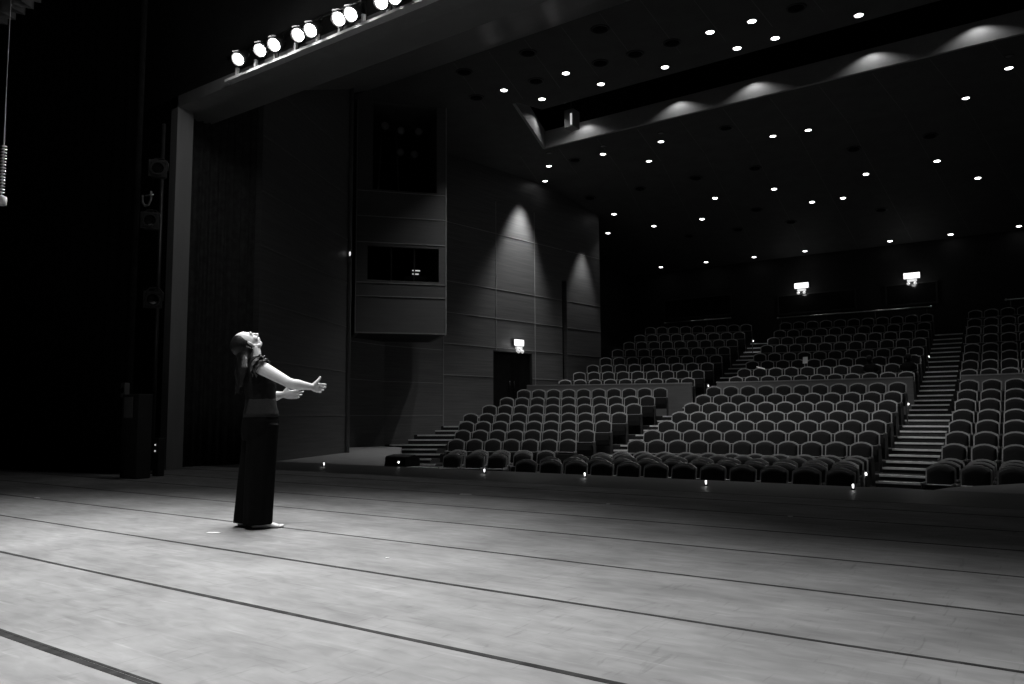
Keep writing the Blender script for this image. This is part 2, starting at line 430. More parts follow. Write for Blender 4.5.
# ------------------------------------------------------------------ terraces
ROWS = []          # name, Y0, top z
for i, z in enumerate((0.0, 0.01, 0.02, 0.02, 0.02)): ROWS.append(('f%d' % (i + 1), 13.4 + 1.03 * i, z))
for i, z in enumerate((0.25, 0.48, 0.72, 0.96, 1.23, 1.49, 1.78)): ROWS.append(('r%d' % (i + 1), 18.55 + 1.06 * i, z))
for i, z in enumerate((2.21, 2.54, 2.87, 3.22, 3.62, 4.01, 4.40, 4.83)): ROWS.append(('u%d' % (i + 1), 27.6 + 1.05 * i, z))
SEAT_H = 0.95
RZ = {n: (-0.955 if n[0] == 'f' else z - SEAT_H) for n, y, z in ROWS}
RY = {n: y for n, y, z in ROWS}
XS = [-19.0 + 0.6 * i for i in range(41)]
def arc_slab(mb, ya, yb, z0, z1, xs):
    rings = []
    for x in xs: rings.append([(x, arcY(ya, x), z0), (x, arcY(yb, x), z0), (x, arcY(yb, x), z1), (x, arcY(ya, x), z1)])
    mb.rings(rings)
mb = MB(); mb.box((-18, 10.06, -1.1), (5, 13.5, -0.955)); arc_slab(mb, 13.3, RY['r1'] - 0.6, -1.1, -0.955, XS); struct(mb, 'floor_stalls', M['carpet'])
mb = MB()
fr = {}
names = [n for n, _, _ in ROWS]
for i, n in enumerate(names):
    if n[0] == 'f': continue
    ya = RY[n] - 0.6 if n != 'u1' else 26.62
    nx = names[i + 1] if i + 1 < len(names) else None
    yb = 36.99 if nx is None else (26.5 if n == 'r7' else RY[nx] - 0.6)
    fr[n] = ya
    xs = [x for x in XS]
    if nx is None:
        rings = [[(x, arcY(ya, x), -1.0), (x, 36.99, -1.0), (x, 36.99, RZ[n]), (x, arcY(ya, x), RZ[n])] for x in xs]
        mb.rings(rings)
    else:
        arc_slab(mb, ya, yb, -1.0, RZ[n], xs)
struct(mb, 'floor_terraces', M['carpet'])

# aisle limits per row
def lerp(a, b, t): return a + (b - a) * t
END = {}
for i, n in enumerate(names):
    if n[0] == 'f':
        k = int(n[1]) - 1
        END[n] = dict(LR=-10.8, CL=-9.45, CR=[-3.02, -3.2, -3.42, -3.56, -3.7][k], RL=[-2.2, -2.3, -2.39, -2.44, -2.49][k], LL=[0, 0, -12.41, -13.0, -13.6][k])
    elif n[0] == 'r':
        k = int(n[1]) - 1; t = k / 6
        END[n] = dict(LR=lerp(-10.82, -11.10, t), CL=lerp(-9.55, -9.94, t), CR=lerp(-3.81, -4.13, t), RL=lerp(-2.54, -2.86, t), LL=[-14.25, -14.72, -15.25, -15.74, -15.79, -15.85, -15.88][k])
    else:
        k = int(n[1]) - 1; t = k / 7
        END[n] = dict(LR=lerp(-11.23, -11.59, t), CL=lerp(-10.16, -10.53, t), CR=lerp(-4.32, -4.69, t), RL=lerp(-3.13, -3.55, t), LL=-15.9)

# ------------------------------------------------------------------ parapets between the tiers
def parapet(x0, x1, label):
    n = 14; xs = [lerp(x0, x1, i / n) for i in range(n + 1)]
    root = empty('parapet', (0.5 * (x0 + x1), arcY(26.5, 0.5 * (x0 + x1)), RZ['r7']))
    tag(root, label, 'low wall')
    off = Vector(root.location)
    def shifted(mb):
        mb.v = [tuple(Vector(v) - off) for v in mb.v]; return mb
    b = MB(); arc_slab(b, 26.5, 26.6, RZ['r7'], 1.93, xs); shifted(b).build('panel', M['parapet'], root)
    b = MB(); arc_slab(b, 26.497, 26.61, 1.93, 1.97, xs); shifted(b).build('coping', M['shell'], root)
parapet(-16.35, -10.95, 'pale low parapet wall behind the top stepped row beside the side wall')
parapet(-10.12, -4.2, 'long low parapet wall across the middle block between the two seating tiers')
parapet(-2.9, 2.4, 'low parapet wall beyond the lit stairs between the two tiers')

# ------------------------------------------------------------------ aisle stairs
def stairs(key, label, xa, xb, rows):
    root = empty('aisle_stairs', (xa(rows[0]), arcY(fr.get(rows[0], 17.9), xa(rows[0])), RZ[rows[0]]))
    tag(root, label, 'stairs', kind='structure')
    off = Vector(root.location)
    def put(mb, nm, m):
        mb.v = [tuple(Vector(v) - off) for v in mb.v]
        o = mb.build(nm, m, root)
    for a, b in zip(rows, rows[1:]):
        za, zb = RZ[a], RZ[b]
        if zb - za < 0.05: continue
        yb = fr[b]
        x0, x1 = xa(b), xb(b)
        xs = [lerp(x0, x1, i / 4) for i in range(5)]
        n = 2 if not (a == 'r7') else 3
        for k in range(n):
            zt = lerp(za, zb, (k + 1) / n)
            ys = yb - 0.42 * (n - 1 - k)
            if k < n - 1:
                m1 = MB(); arc_slab(m1, ys, ys + 0.42, za, zt, xs); put(m1, 'step', M['step'])
            m2 = MB(); arc_slab(m2, ys - 0.015, ys + 0.05, zt - 0.035, zt + 0.008, xs); put(m2, 'nosing', M['nosing'])
seq = names[4:]
stairs('R', 'long straight stairs with pale step edges climbing between middle and far blocks', lambda n: END[n]['CR'] + 0.1, lambda n: END[n]['RL'] - 0.08, seq)
stairs('L', 'shadowed stairs climbing between the wall-side block and the middle block', lambda n: END[n]['LR'] + 0.1, lambda n: END[n]['CL'] - 0.08, seq)
stairs('W', 'short flight of dark steps rising along the panelled side wall', lambda n: max(wallX(arcY(fr.get(n, 17.9), -16.3)), -17.4) + 0.03, lambda n: END[n]['LL'] - 0.08, names[4:12])
# steps down to the stalls at the foot of the side wall
root = empty('side_steps', (-13.5, 14.6, -0.955)); tag(root, 'low steps in front of the wall stairs beside the side apron', 'stairs', kind='structure')
for k in range(3):
    b = MB(); b.box((-1.4 - 0.3 * k, -0.2 + 0.55 * k, 0), (0.75 - 0.15 * k, 0.45 + 0.55 * k, 0.17 * (k + 1))); b.build('step', M['step'], root)
    b = MB(); b.box((-1.4 - 0.3 * k, -0.22 + 0.55 * k, 0.17 * (k + 1) - 0.03), (0.75 - 0.15 * k, -0.15 + 0.55 * k, 0.17 * (k + 1) + 0.006)); b.build('nosing', M['nosing'], root)

# ------------------------------------------------------------------ theatre seats
def arch(w, zb, zs, zt, n=8, r=0.05):
    """outline with an arched top and rounded lower corners"""
    o = [(-w + r, zb), (w - r, zb), (w - 0.3 * r, zb + 0.3 * r), (w, zb + r), (w, zs - 0.04)]
    for i in range(n + 1):
        t = i / n; x = w * math.cos(PI * t)
        e = abs(math.cos(PI * t)) ** 2.2
        o.append((x * 0.985, zs + (zt - zs) * (1 - e)))
    o += [(-w, zs - 0.04), (-w, zb + r), (-w + 0.3 * r, zb + 0.3 * r)]
    return o
def scaled(out, k, cz_):
    return [(x * k, cz_ + (z - cz_) * k) for x, z in out]
SH = 0.22
def seat_meshes():
    ms = {}
    b = MB(); o = arch(0.252, 0.36, 0.868, 0.95)
    n = len(o)
    b.rings([[(x, 0.128 + SH * (z - 0.4), z) for x, z in scaled(o, 0.995, 0.66)], [(x, 0.140 + SH * (z - 0.4), z) for x, z in o], [(x, 0.165 + SH * (z - 0.4), z) for x, z in scaled(o, 0.97, 0.66)]])
    ms['back_shell'] = (b.mesh('back_shell', M['shell']), None)
    b = MB(); o = arch(0.223, 0.40, 0.846, 0.920, r=0.06)
    b.rings([[(x, 0.142 + SH * (z - 0.4), z) for x, z in o], [(x, 0.105 + SH * (z - 0.4), z) for x, z in scaled(o, 0.985, 0.65)], [(x, 0.082 + SH * (z - 0.4), z) for x, z in scaled(o, 0.92, 0.65)], [(x, 0.074 + SH * (z - 0.4), z) for x, z in scaled(o, 0.7, 0.65)]])
    ms['backrest'] = (b.mesh('backrest', M['fabric'], True), None)
    b = MB()                                           # tipped-up pad
    prof = [(-0.02, 0.27), (0.07, 0.24), (0.105, 0.30), (0.11, 0.55), (0.08, 0.60), (0.03, 0.60), (-0.01, 0.55), (-0.03, 0.40)]
    b.rings([[(x * 1.0, y, z) for y, z in prof] for x in (-0.225, -0.215, 0.215, 0.225)])
    ms['seat_pad'] = (b.mesh('seat_pad', M['fabric']), None)
    b = MB(); b.box((-0.215, 0.0, 0.598), (0.215, 0.09, 0.612)); ms['pad_trim'] = (b.mesh('pad_trim', M['shell']), 'seat_pad')
    for sgn, nm in ((-1, 'side_panel'), (1, 'side_panel#')):
        b = MB(); x = 0.2515 * sgn
        pr = [(0.0, 0.0), (0.26, 0.0), (0.27, 0.50), (0.24, 0.60), (-0.04, 0.60), (-0.05, 0.52), (0.0, 0.45)]
        b.rings([[(x - 0.01, y, z) for y, z in pr], [(x + 0.01, y, z) for y, z in pr]])
        ms[nm] = (b.mesh('side_panel', M['seatframe']), None)
        b = MB(); b.box((x - 0.0105, -0.06, 0.60), (x + 0.0105, 0.22, 0.635)); ms['armrest' + ('#' if sgn > 0 else '')] = (b.mesh('armrest', M['arm']), 'side_panel' + ('#' if sgn > 0 else ''))
    return ms
SM = seat_meshes()
for _me, _p in SM.values():
    for _v in _me.vertices: _v.co.x *= 0.955
proto = empty('theatre_seat'); kids = {}
for k, (me, par) in SM.items():
    o = bpy.data.objects.new(me.name, me); link(o, proto if par is None else kids[par]); kids[k] = o
def copy_tree(o, parent=None):
    c = o.copy(); COL.objects.link(c)
    if parent is not None: c.parent = parent
    for ch in o.children: copy_tree(ch, c)
    return c
def spread(Y0, x0, x1, n):
    """n seats evenly along the arc between x0 and x1"""
    K = 200; xs = [lerp(x0, x1, i / K) for i in range(K + 1)]; s = [0.0]
    for a, b in zip(xs, xs[1:]): s.append(s[-1] + math.hypot(b - a, arcY(Y0, b) - arcY(Y0, a)))
    out = []
    for i in range(n):
        t = (i + 0.5) / n * s[-1]; k = next(j for j in range(1, K + 1) if s[j] >= t)
        out.append(lerp(xs[k - 1], xs[k], (t - s[k - 1]) / (s[k] - s[k - 1])))
    return out
ORD = ['first', 'second', 'third', 'fourth', 'fifth', 'sixth', 'seventh', 'eighth', 'ninth', 'tenth', 'eleventh', 'twelfth', 'thirteenth']
seats = []
def rowname(n):
    k = int(n[1]) - 1
    return {'f': '%s floor row', 'r': '%s stepped row', 'u': '%s upper-tier row'}[n[0]] % ORD[k]
for n in names:
    e = END[n]; Y0 = RY[n]
    if n in ('f1', 'f2'):
        for i, x in enumerate(reversed(spread(Y0, -9.42 if n == 'f1' else -9.5, e['CR'], 12))): seats.append((n, 'C', i, x, 12))
    else:
        lx = e['LL']
        ln = math.hypot(e['LR'] - lx, arcY(Y0, e['LR']) - arcY(Y0, lx)); cnt = max(3, int(ln / 0.508))
        for i, x in enumerate(spread(Y0, lx, e['LR'], cnt)): seats.append((n, 'L', i, x, cnt))
        for i, x in enumerate(reversed(spread(Y0, e['CL'], e['CR'], 11))): seats.append((n, 'C', i, x, 11))
    if n not in ('f1', 'f2'):
        rn = 5 if n[0] != 'f' else 4
        for i, x in enumerate(spread(Y0, e['RL'], e['RL'] + 0.53 * rn, rn)): seats.append((n, 'R', i, x, rn))
# the 300 that show largest: the floor and stepped rows, then the nearest upper-tier seats
order = sorted(range(len(seats)), key=lambda i: (names.index(seats[i][0]) > names.index('r7'), (names.index(seats[i][0]) > names.index('r7')) * math.hypot(seats[i][3], arcY(RY[seats[i][0]], seats[i][3]))))
indiv = set(order[:300])
rest = MB()
first = True; TAKEN = []
for i, (n, blk, k, x, cnt) in enumerate(seats):
    Y = arcY(RY[n], x); a = arcA(x); z = RZ[n]
    if i in indiv:
        o = proto if first else copy_tree(proto); first = False
        o.location = (x, Y, z); o.rotation_euler = (0, 0, a)
        if blk == 'C': lab = 'pale-rimmed dark seat, %s from the lit stairs in the %s, middle block' % (ORD[k], rowname(n))
        elif blk == 'L': lab = 'pale-rimmed dark seat, %s from the panelled wall in the %s, wall-side block' % (ORD[k], rowname(n))
        else: lab = 'pale-rimmed dark seat, %s beyond the lit stairs in the %s, far block' % (ORD[k], rowname(n))
        tag(o, lab, 'seat', 'rows of tip-up theatre seats')
        if n == 'u2' and blk == 'C' and min(abs(x + 5.62), abs(x + 4.78)) < 0.27:      # taken seats: pad folded down
            for ch in o.children:
                if ch.name.startswith('seat_pad'): ch.rotation_euler = (PI / 2, 0, 0); ch.location = (0, 0.45, 0.31)
            TAKEN.append(x)
    else:
        pass
# upper-tier seats past the three hundredth, as one mass
restv = [[], []]
rb = {0: MB(), 1: MB(), 2: MB(), 3: MB()}
matidx = {'seat_shell': 0, 'seat_fabric': 1, 'seat_frame': 2, 'arm_wood': 3}
for i, (n, blk, k, x, cnt) in enumerate(seats):
    if i in indiv: continue
    Mx = Matrix.Translation((x, arcY(RY[n], x), RZ[n])) @ Matrix.Rotation(arcA(x), 4, 'Z')
    for me, par in SM.values():
        g = rb[matidx[me.materials[0].name]]
        g.add([Mx @ v.co for v in me.vertices], [tuple(p.vertices) for p in me.polygons])
tot = MB(); mi = []
for j in range(4):
    tot.add(rb[j].v, rb[j].f); mi += [j] * len(rb[j].f)
me = bpy.data.meshes.new('rear_theatre_seats'); me.from_pydata(tot.v, [], tot.f)
for mm in ('shell', 'fabric', 'seatframe', 'arm'): me.materials.append(M[mm])
me.polygons.foreach_set('material_index', mi); me.update()
o = bpy.data.objects.new('rear_theatre_seats', me); link(o)
tag(o, 'dim rows of dark seats filling the back of the upper tier', 'seats', 'rows of tip-up theatre seats', 'stuff')

LK, SK = 1.0, 0.78
# ------------------------------------------------------------------ lights helper
def spot(name, loc, target, power, angle, blend=0.6, size=0.08):
    d = bpy.data.lights.new(name, 'SPOT'); d.energy = power; d.spot_size = math.radians(angle); d.spot_blend = blend; d.shadow_soft_size = size
    o = bpy.data.objects.new(name, d); o.location = loc
    v = Vector(target) - Vector(loc); o.rotation_euler = v.to_track_quat('-Z', 'Y').to_euler(); link(o); return o
def point(name, loc, power, size=0.03):
    d = bpy.data.lights.new(name, 'POINT'); d.energy = power; d.shadow_soft_size = size
    o = bpy.data.objects.new(name, d); o.location = loc; link(o); return o

# ------------------------------------------------------------------ round ceiling downlights
LIT = [(-12.51, 17.1), (-12.01, 18.24), (-10.56, 17.19), (-10.16, 18.34), (-8.31, 18.4), (-6.65, 17.29), (-6.43, 18.47), (-5.68, 17.36), (-5.51, 18.5), (-3.64, 18.52),
       (-16.29, 24.9), (-15.17, 23.45), (-12.96, 23.46), (-12.03, 25.1), (-10.82, 23.5), (-11.24, 29.22), (-7.69, 25.19), (-6.62, 25.31), (-8.98, 29.31), (-12.53, 31.04), (-15.6, 29.09), (-16.92, 30.96), (-14.69, 30.98), (-8.09, 31.06), (-6.98, 31.14), (-5.79, 29.37), (-3.56, 29.29), (-2.58, 31.23), (-2.27, 25.38), (-1.12, 23.79),
       (-16.82, 36.18), (-14.49, 36.25), (-12.19, 36.38), (-9.88, 36.41), (-6.37, 36.46), (-4.1, 36.55), (-1.73, 36.55)]
DARK = [(-10.7, 15.64), (-11.47, 17.13), (-8.66, 15.63), (-9.54, 17.2), (-8.59, 17.27), (-7.6, 17.27), (-13.45, 27.21), (-11.17, 27.22), (-9.01, 27.31), (-15.66, 27.21), (-8.65, 23.59), (-14.07, 23.44), (-4.69, 17.36), (-5.71, 27.28), (-3.48, 27.37), (-9.4, 32.76), (-11.63, 32.76), (-13.82, 32.68), (-10.21, 30.97), (-6.0, 32.86), (-12.66, 15.55), (-13.44, 17.05)]
GREY = [(-14.39, 22.26), (-12.56, 22.75), (-10.48, 22.77), (-1.06, 22.97)]
def crow(Y):
    for lim, nm in ((16.5, 'ceiling row over the stalls front'), (17.8, 'outer row before the lit ceiling slot'), (20, 'row along the front lip of the ceiling slot'), (22.9, 'row hugging the rear lip of the slot'), (24.2, 'first row behind the ceiling slot'), (26, 'second row behind the ceiling slot'),
                    (28, 'row midway over the seats'), (30, 'third row behind the ceiling slot'), (32, 'fourth row behind the ceiling slot'), (34, 'dark row near the rear')):
        if Y < lim: return nm
    return 'last row above the rear wall'
def downlight_meshes(r, lens):
    a = MB(); a.rings([[(rr * math.cos(2 * PI * i / 20), rr * math.sin(2 * PI * i / 20), zz) for i in range(20)] for rr, zz in ((r * 0.86, 0.05), (r * 0.86, -0.012), (r * 1.12, -0.018), (r * 1.16, 0.0), (r * 1.16, 0.05))], cap=False)
    b = MB(); b.rings([[(rr * math.cos(2 * PI * i / 20), rr * math.sin(2 * PI * i / 20), zz) for i in range(20)] for rr, zz in ((r * 0.86, 0.0), (r * 0.8, -0.012), (r * 0.4, -0.02))])
    return a.mesh('trim_ring', M['darkmetal'], True), b.mesh('lens', lens, True)
def place_lights(pts, name, r, lens, lab, grp, cat='ceiling light'):
    ring, le = downlight_meshes(r, lens)
    cnt = {}
    for (x, y) in sorted(pts):
        nm = crow(y); k = cnt.get(nm, 0); cnt[nm] = k + 1
        o = empty(name, (x, y, cz(y)))
        if y > 25.5: o.rotation_euler = (-math.atan(1.7 / 11.5), 0, 0)
        tag(o, lab % (ORD[k], nm), cat, grp)
        link(bpy.data.objects.new('trim_ring', ring), o); link(bpy.data.objects.new('lens', le), o)
place_lights(LIT, 'ceiling_downlight', 0.115, M['down'], 'bright downlight, %s from the side wall, %s', 'lit downlights over the seats')
place_lights(DARK, 'ceiling_port', 0.20, M['black'], 'dark round opening, %s from the side wall, %s', 'dark round ceiling openings', 'ceiling opening')
place_lights(GREY, 'unlit_downlight', 0.10, M['frame'], 'dull unlit downlight, %s from the side wall, %s', 'dull downlights beside the slot')
for (x, y) in LIT:
    if (x, y) in ((-16.29, 24.9), (-16.92, 30.96)): continue
    p = (340.0 if x < -4 else 600.0) if y < 20 else (400.0 if y < 26 else (34.0 if y < 32 else 26.0))
    if y > 34: spot('downlight_beam', (x, y, cz(y) - 0.05), (x, 34.1, 4.2), 70 * LK, 62, 0.7, 0.09); continue
    spot('downlight_beam', (x, y, cz(y) - 0.05), (x, y, 0), p * LK, 92 if y < 20 else 74, 0.7, 0.09)
# two wall-washing beams that draw the pale arches on the panelling
spot('wall_wash', (-16.18, 23.95, CEIL - 0.6), (-16.80, 23.80, 6.0), 800 * LK, 58, 0.7, 0.25)
spot('wall_wash', (-15.90, 27.75, 8.0), (-16.45, 27.65, 4.6), 220 * LK, 54, 0.7, 0.2)

# glow scallops in the ceiling slot
for X in (-12.6, -9.4, -7.1, -4.0, -1.6, 0.8):
    spot('slot_light', (X, 21.36, CEIL + 0.56), (X, 21.36, CEIL - 1), 13.0 * LK, 138, 0.45, 0.02)
spot('slot_light', (-13.36, 20.55, CEIL + 0.62), (-13.36, 20.55, CEIL - 1), 15.0 * LK, 146, 0.5, 0.02)
o = empty('slot_projector', (-12.66, 21.0, CEIL + 0.1)); tag(o, 'small grey fixture hanging inside the lit ceiling slot', 'stage light')
b = MB(); b.box((-0.24, -0.15, 0.02), (0.1, 0.25, 0.60)); b.build('housing', M['frame'], o, bevel=0.02)
b = MB(); b.box((0.0, -0.18, 0.08), (0.05, -0.15, 0.44)); b.build('light_strip', M['tube'], o)
b = MB(); b.cyl((-0.09, 0.05, 0.6), (-0.09, 0.05, 2.0), 0.025, 8); b.build('hanger', M['darkmetal'], o, True)

# ------------------------------------------------------------------ lamps on the proscenium header
LX = [-10.31, -9.77, -9.44, -8.90, -8.63, -8.05, -7.81, -7.23, -6.99]
bar = empty('light_bar', (-10.9, 7.38, 6.62)); tag(bar, 'long dark pipe over the proscenium carrying the glowing stage lamps', 'lighting bar')
b = MB(); b.cyl((0, 0, 0), (7.4, 0, 0), 0.03, 10); b.build('pipe', M['darkmetal'], bar, True)
for k in range(15):
    b = MB(); x = 0.28 + 0.475 * k
    b.box((x - 0.02, -0.05, -0.37), (x + 0.02, 0.0, -0.24)); b.build('clamp', M['ledge'], bar); b = MB(); b.box((x - 0.012, 0.0, -0.37), (x + 0.012, 0.025, 0.03)); b.build('bracket', M['darkmetal'], bar)
LAMP_D = Vector((0.30, -0.72, -0.62)).normalized()
def lamp_meshes():
    ms = {}
    d = Vector((0, -1, 0))
    b = MB(); b.tube([(0, 0.26, 0), (0, 0.22, 0), (0, 0.05, 0), (0, 0.0, 0)], [0.05, 0.085, 0.10, 0.115], 16); ms['housing'] = b.mesh('housing', M['darkmetal'], True)
    b = MB(); b.tube([(0, -0.002, 0), (0, -0.012, 0), (0, -0.02, 0)], [0.084, 0.076, 0.04], 18); ms['lens'] = b.mesh('lens', M['hot'], True)
    b = MB(); b.rings([[(rr * math.cos(2 * PI * i / 18), yy, rr * math.sin(2 * PI * i / 18)) for i in range(18)] for rr, yy in ((0.086, 0.0), (0.092, -0.03), (0.108, -0.03), (0.108, 0.0))], cap=False); ms['rim'] = b.mesh('rim', M['darkmetal'], True)
    for nm, vs in (('flap', [(-0.07, -0.01, 0.112), (0.07, -0.01, 0.112), (0.05, -0.03, 0.135), (-0.05, -0.03, 0.135)]), ('flap#', [(-0.1, -0.02, -0.115), (0.1, -0.02, -0.115), (0.14, -0.13, -0.17), (-0.14, -0.13, -0.17)])):
        if nm == 'flap#': continue
        b = MB(); b.add(vs + [(x, y + 0.004, z + (0.006 if z > 0 else -0.006)) for x, y, z in vs], [(0, 1, 2, 3), (7, 6, 5, 4), (0, 4, 5, 1), (1, 5, 6, 2), (2, 6, 7, 3), (3, 7, 4, 0)]); ms[nm] = b.mesh('flap', M['darkmetal'])
    return ms
LM = lamp_meshes()
def lamp(loc, direction, label, group, name='stage_lamp', lens=None):
    o = empty(name, loc); tag(o, label, 'stage light', group)
    q = Vector(direction).to_track_quat('-Y', 'Z'); o.rotation_mode = 'QUATERNION'; o.rotation_quaternion = q
    for k, me in LM.items():
        c = bpy.data.objects.new(k.split('#')[0], me); link(c, o)
        if lens and k == 'lens': c.data = me.copy(); c.data.materials[0] = lens
    # yoke reaches from both sides of the housing up to the bar, in the lamp's own frame
    up = q.inverted() @ (Vector((loc[0], 7.38, 6.62)) - Vector(loc)) if name == 'stage_lamp' else Vector((0, 0.25, 0.1))
    b = MB()
    for s in (-1, 1): b.tube([(0.112 * s, 0.12, 0), (0.11 * s, 0.12, 0), Vector((0.07 * s, 0.12, 0)) .lerp(up, 0.72)], 0.012, 6)
    b.tube([Vector((0.07, 0.12, 0)).lerp(up, 0.72), Vector((-0.07, 0.12, 0)).lerp(up, 0.72)], 0.012, 6)
    b.tube([Vector((0, 0.12, 0)).lerp(up, 0.72), up], 0.014, 6)
    b.build('yoke', M['darkmetal'], o, True)
    return o
for i, x in enumerate(LX):
    z = 6.37 - 0.01 * i
    loc = (x, 7.16, z)
    lamp(loc, LAMP_D, 'glowing stage lamp on the header bar, %s counting out from the proscenium pillar' % ORD[i], 'glowing lamps on the header bar')
    tgt = (x + 3.2, 0.4, 0.0)
    spot('lamp_beam', Vector(loc) + LAMP_D * 0.16, tgt, 420 * SK, 66, 1.0, 0.10)
# spill from the glowing lenses onto the ledge and frame behind them
for x in LX:
    point('lamp_spill', (x, 7.06, 6.34), 10.0 * SK, 0.06)
# the bar goes on past the picture's edge with more lamps
for x, y, tx, ty, pw in ((-5.6, 7.16, -5.2, 2.2, 600), (-4.4, 7.16, -4.6, 1.6, 600)):
    spot('lamp_beam', (x, y, 6.4), (tx, ty, 0), pw * SK, 84, 1.0, 0.10)
# stage wash bars hung high over the acting area (above the picture)
for x, y, pw, an in ((-5.4, 4.0, 1300, 40), (-4.0, 1.5, 2700, 60), (-0.7, 1.8, 2300, 58)):
    spot('wash_beam', (x, y, 8.0), (x, y, 0), pw * SK, an, 1.0, 0.3)

# ------------------------------------------------------------------ small lights along the stage edge
EDGE = [(-10.84, 9.45), (-9.62, 9.80), (-7.38, 9.54), (-5.70, 9.64), (-3.78, 9.25), (-2.19, 9.62)]
EL = ['in front of the side apron', None, 'before the wall-side seats', 'before the foot of the shadowed stairs', 'before the middle block seats', 'close to the foot of the lit stairs']
for i, (x, y) in enumerate(EDGE):
    if i == 1: continue
    o = empty('edge_light', (x, y, 0)); tag(o, 'tiny glowing marker light on the stage edge %s' % EL[i], 'marker light', 'marker lights along the stage edge')
    b = MB(); b.tube([(0, 0, 0), (0, 0, 0.012), (0, 0, 0.02)], [0.022, 0.02, 0.012], 12); b.build('base', M['darkmetal'], o, True)
    b = MB(); b.tube([(0, 0, 0.02), (0, 0, 0.03), (0, 0, 0.06), (0, 0, 0.068)], [0.005, 0.010, 0.012, 0.006], 12); b.build('lens', M['led'], o, True)
    point('edge_glow', (x, y - 0.06, 0.06), 0.018, 0.03)
# black floor monitor with its own marker light
o = empty('floor_monitor', (-9.72, 10.25, 0.0)); tag(o, 'black wedge speaker on the side apron corner with a glowing dot', 'speaker')
b = MB(); b.rings([[(x, -0.16, 0), (x, 0.2, 0), (x, 0.2, 0.12), (x, 0.08, 0.2), (x, -0.12, 0.17)] for x in (-0.30, 0.22)]); b.build('cabinet', M['darkpaint'], o, bevel=0.01)
b = MB(); b.box((-0.27, -0.165, 0.02), (0.19, -0.155, 0.15)); b.build('grille', M['black'], o)
b = MB(); b.ellipsoid((0.06, -0.17, 0.075), ((1, 0, 0), (0, 1, 0), (0, 0, 1)), (0.02, 0.015, 0.02), 10, 6); b.build('indicator', M['led'], o, True)

# scraps of white tape on the floor
for i, (x, y, a, l, w) in enumerate(((-5.32, 3.59, 0.5, 0.10, 0.045), (-5.58, 6.88, 0.3, 0.13, 0.05), (-9.28, 4.09, 0.0, 0.09, 0.03), (-2.07, 6.86, 0.6, 0.04, 0.03), (-3.81, 6.88, 0.2, 0.03, 0.02), (-3.49, 3.55, 0.8, 0.022, 0.018))):
    b = MB(); n = 7; rs = random.Random(i + 3)
    ol = [(-l / 2, -w / 2), (-l / 6, -w / 2 * rs.uniform(.7, 1.1)), (l / 5, -w / 2), (l / 2, -w / 2 * .7), (l / 2 * 1.05, w / 2 * .6), (l / 6, w / 2), (-l / 5, w / 2 * rs.uniform(.7, 1.1)), (-l / 2 * .95, w / 2 * .8)]
    slab(b, [(p[0], p[1]) for p in ol], 0, 0.002)
    o = b.build('tape_scrap', M['paper']); o.location = (x, y, 0.0016); o.rotation_euler = (0, 0, a)
    tag(o, ['white tape scrap on the floor just behind the dancer\'s heel', 'larger white tape scrap far across the dark stage floor', 'white tape scrap lying near the wings', 'white speck of tape before the lit stairs', 'white speck of tape before the middle seats', 'white speck of tape on the bright floor in front of the dancer'][i], 'tape', 'tape scraps on the stage')

# ------------------------------------------------------------------ exit signs
def exit_sign(loc, rz, label, w=0.62, hh=0.24):
    o = empty('exit_sign', loc, rz); tag(o, label, 'exit sign')
    b = MB(); b.box((-w / 2 - 0.02, 0.0, -hh / 2 - 0.02), (w / 2 + 0.02, 0.06, hh / 2 + 0.02)); b.build('housing', M['frame'], o)
    b = MB(); b.box((-w / 2, -0.012, -hh / 2), (w / 2, 0.0, hh / 2)); b.build('lit_face', M['sign'], o)
    b = MB()
    for k in (1, 2): b.box((-w / 2 + w * k / 3 - 0.004, -0.015, -hh / 2 + 0.03), (-w / 2 + w * k / 3 + 0.004, -0.012, hh / 2 - 0.03))
    b.build('divider', M['paper'], o)
    b = MB(); b.box((-w * 0.3, -0.03, -hh / 2 - 0.13), (w * 0.3, 0.05, -hh / 2 - 0.03)); b.build('battery_box', M['head'], o)
    for s in (-1, 1):
        b = MB(); b.tube([(s * w * 0.2, 0.03, -hh / 2 - 0.17), (s * w * 0.2, -0.03, -hh / 2 - 0.20), (s * w * 0.22, -0.09, -hh / 2 - 0.23)], [0.04, 0.06, 0.065], 12); b.build('lamp_head', M['head'], o, True)
    return o
exit_sign((-10.24, 36.92, 6.72), 0, 'lit exit sign with twin lamp heads on the rear wall, nearer the side wall')
exit_sign((-5.68, 36.92, 6.68), 0, 'lit exit sign with twin lamp heads on the rear wall, nearer the lit stairs')
sp = Vector(wp(s_at(23.72)))
exit_sign((sp.x + nW.x * 0.1, sp.y + nW.y * 0.1, 3.53), math.atan2(-nW.x, nW.y) + PI, 'small lit exit sign above the dark door in the side wall', 0.52, 0.22)
point('sign_glow', (-10.24, 36.55, 6.4), 3 * LK, 0.1); point('sign_glow', (-5.68, 36.55, 6.36), 3 * LK, 0.1)
point('sign_glow', (sp.x + nW.x * 0.4, sp.y + nW.y * 0.4, 3.5), 3 * LK, 0.1)

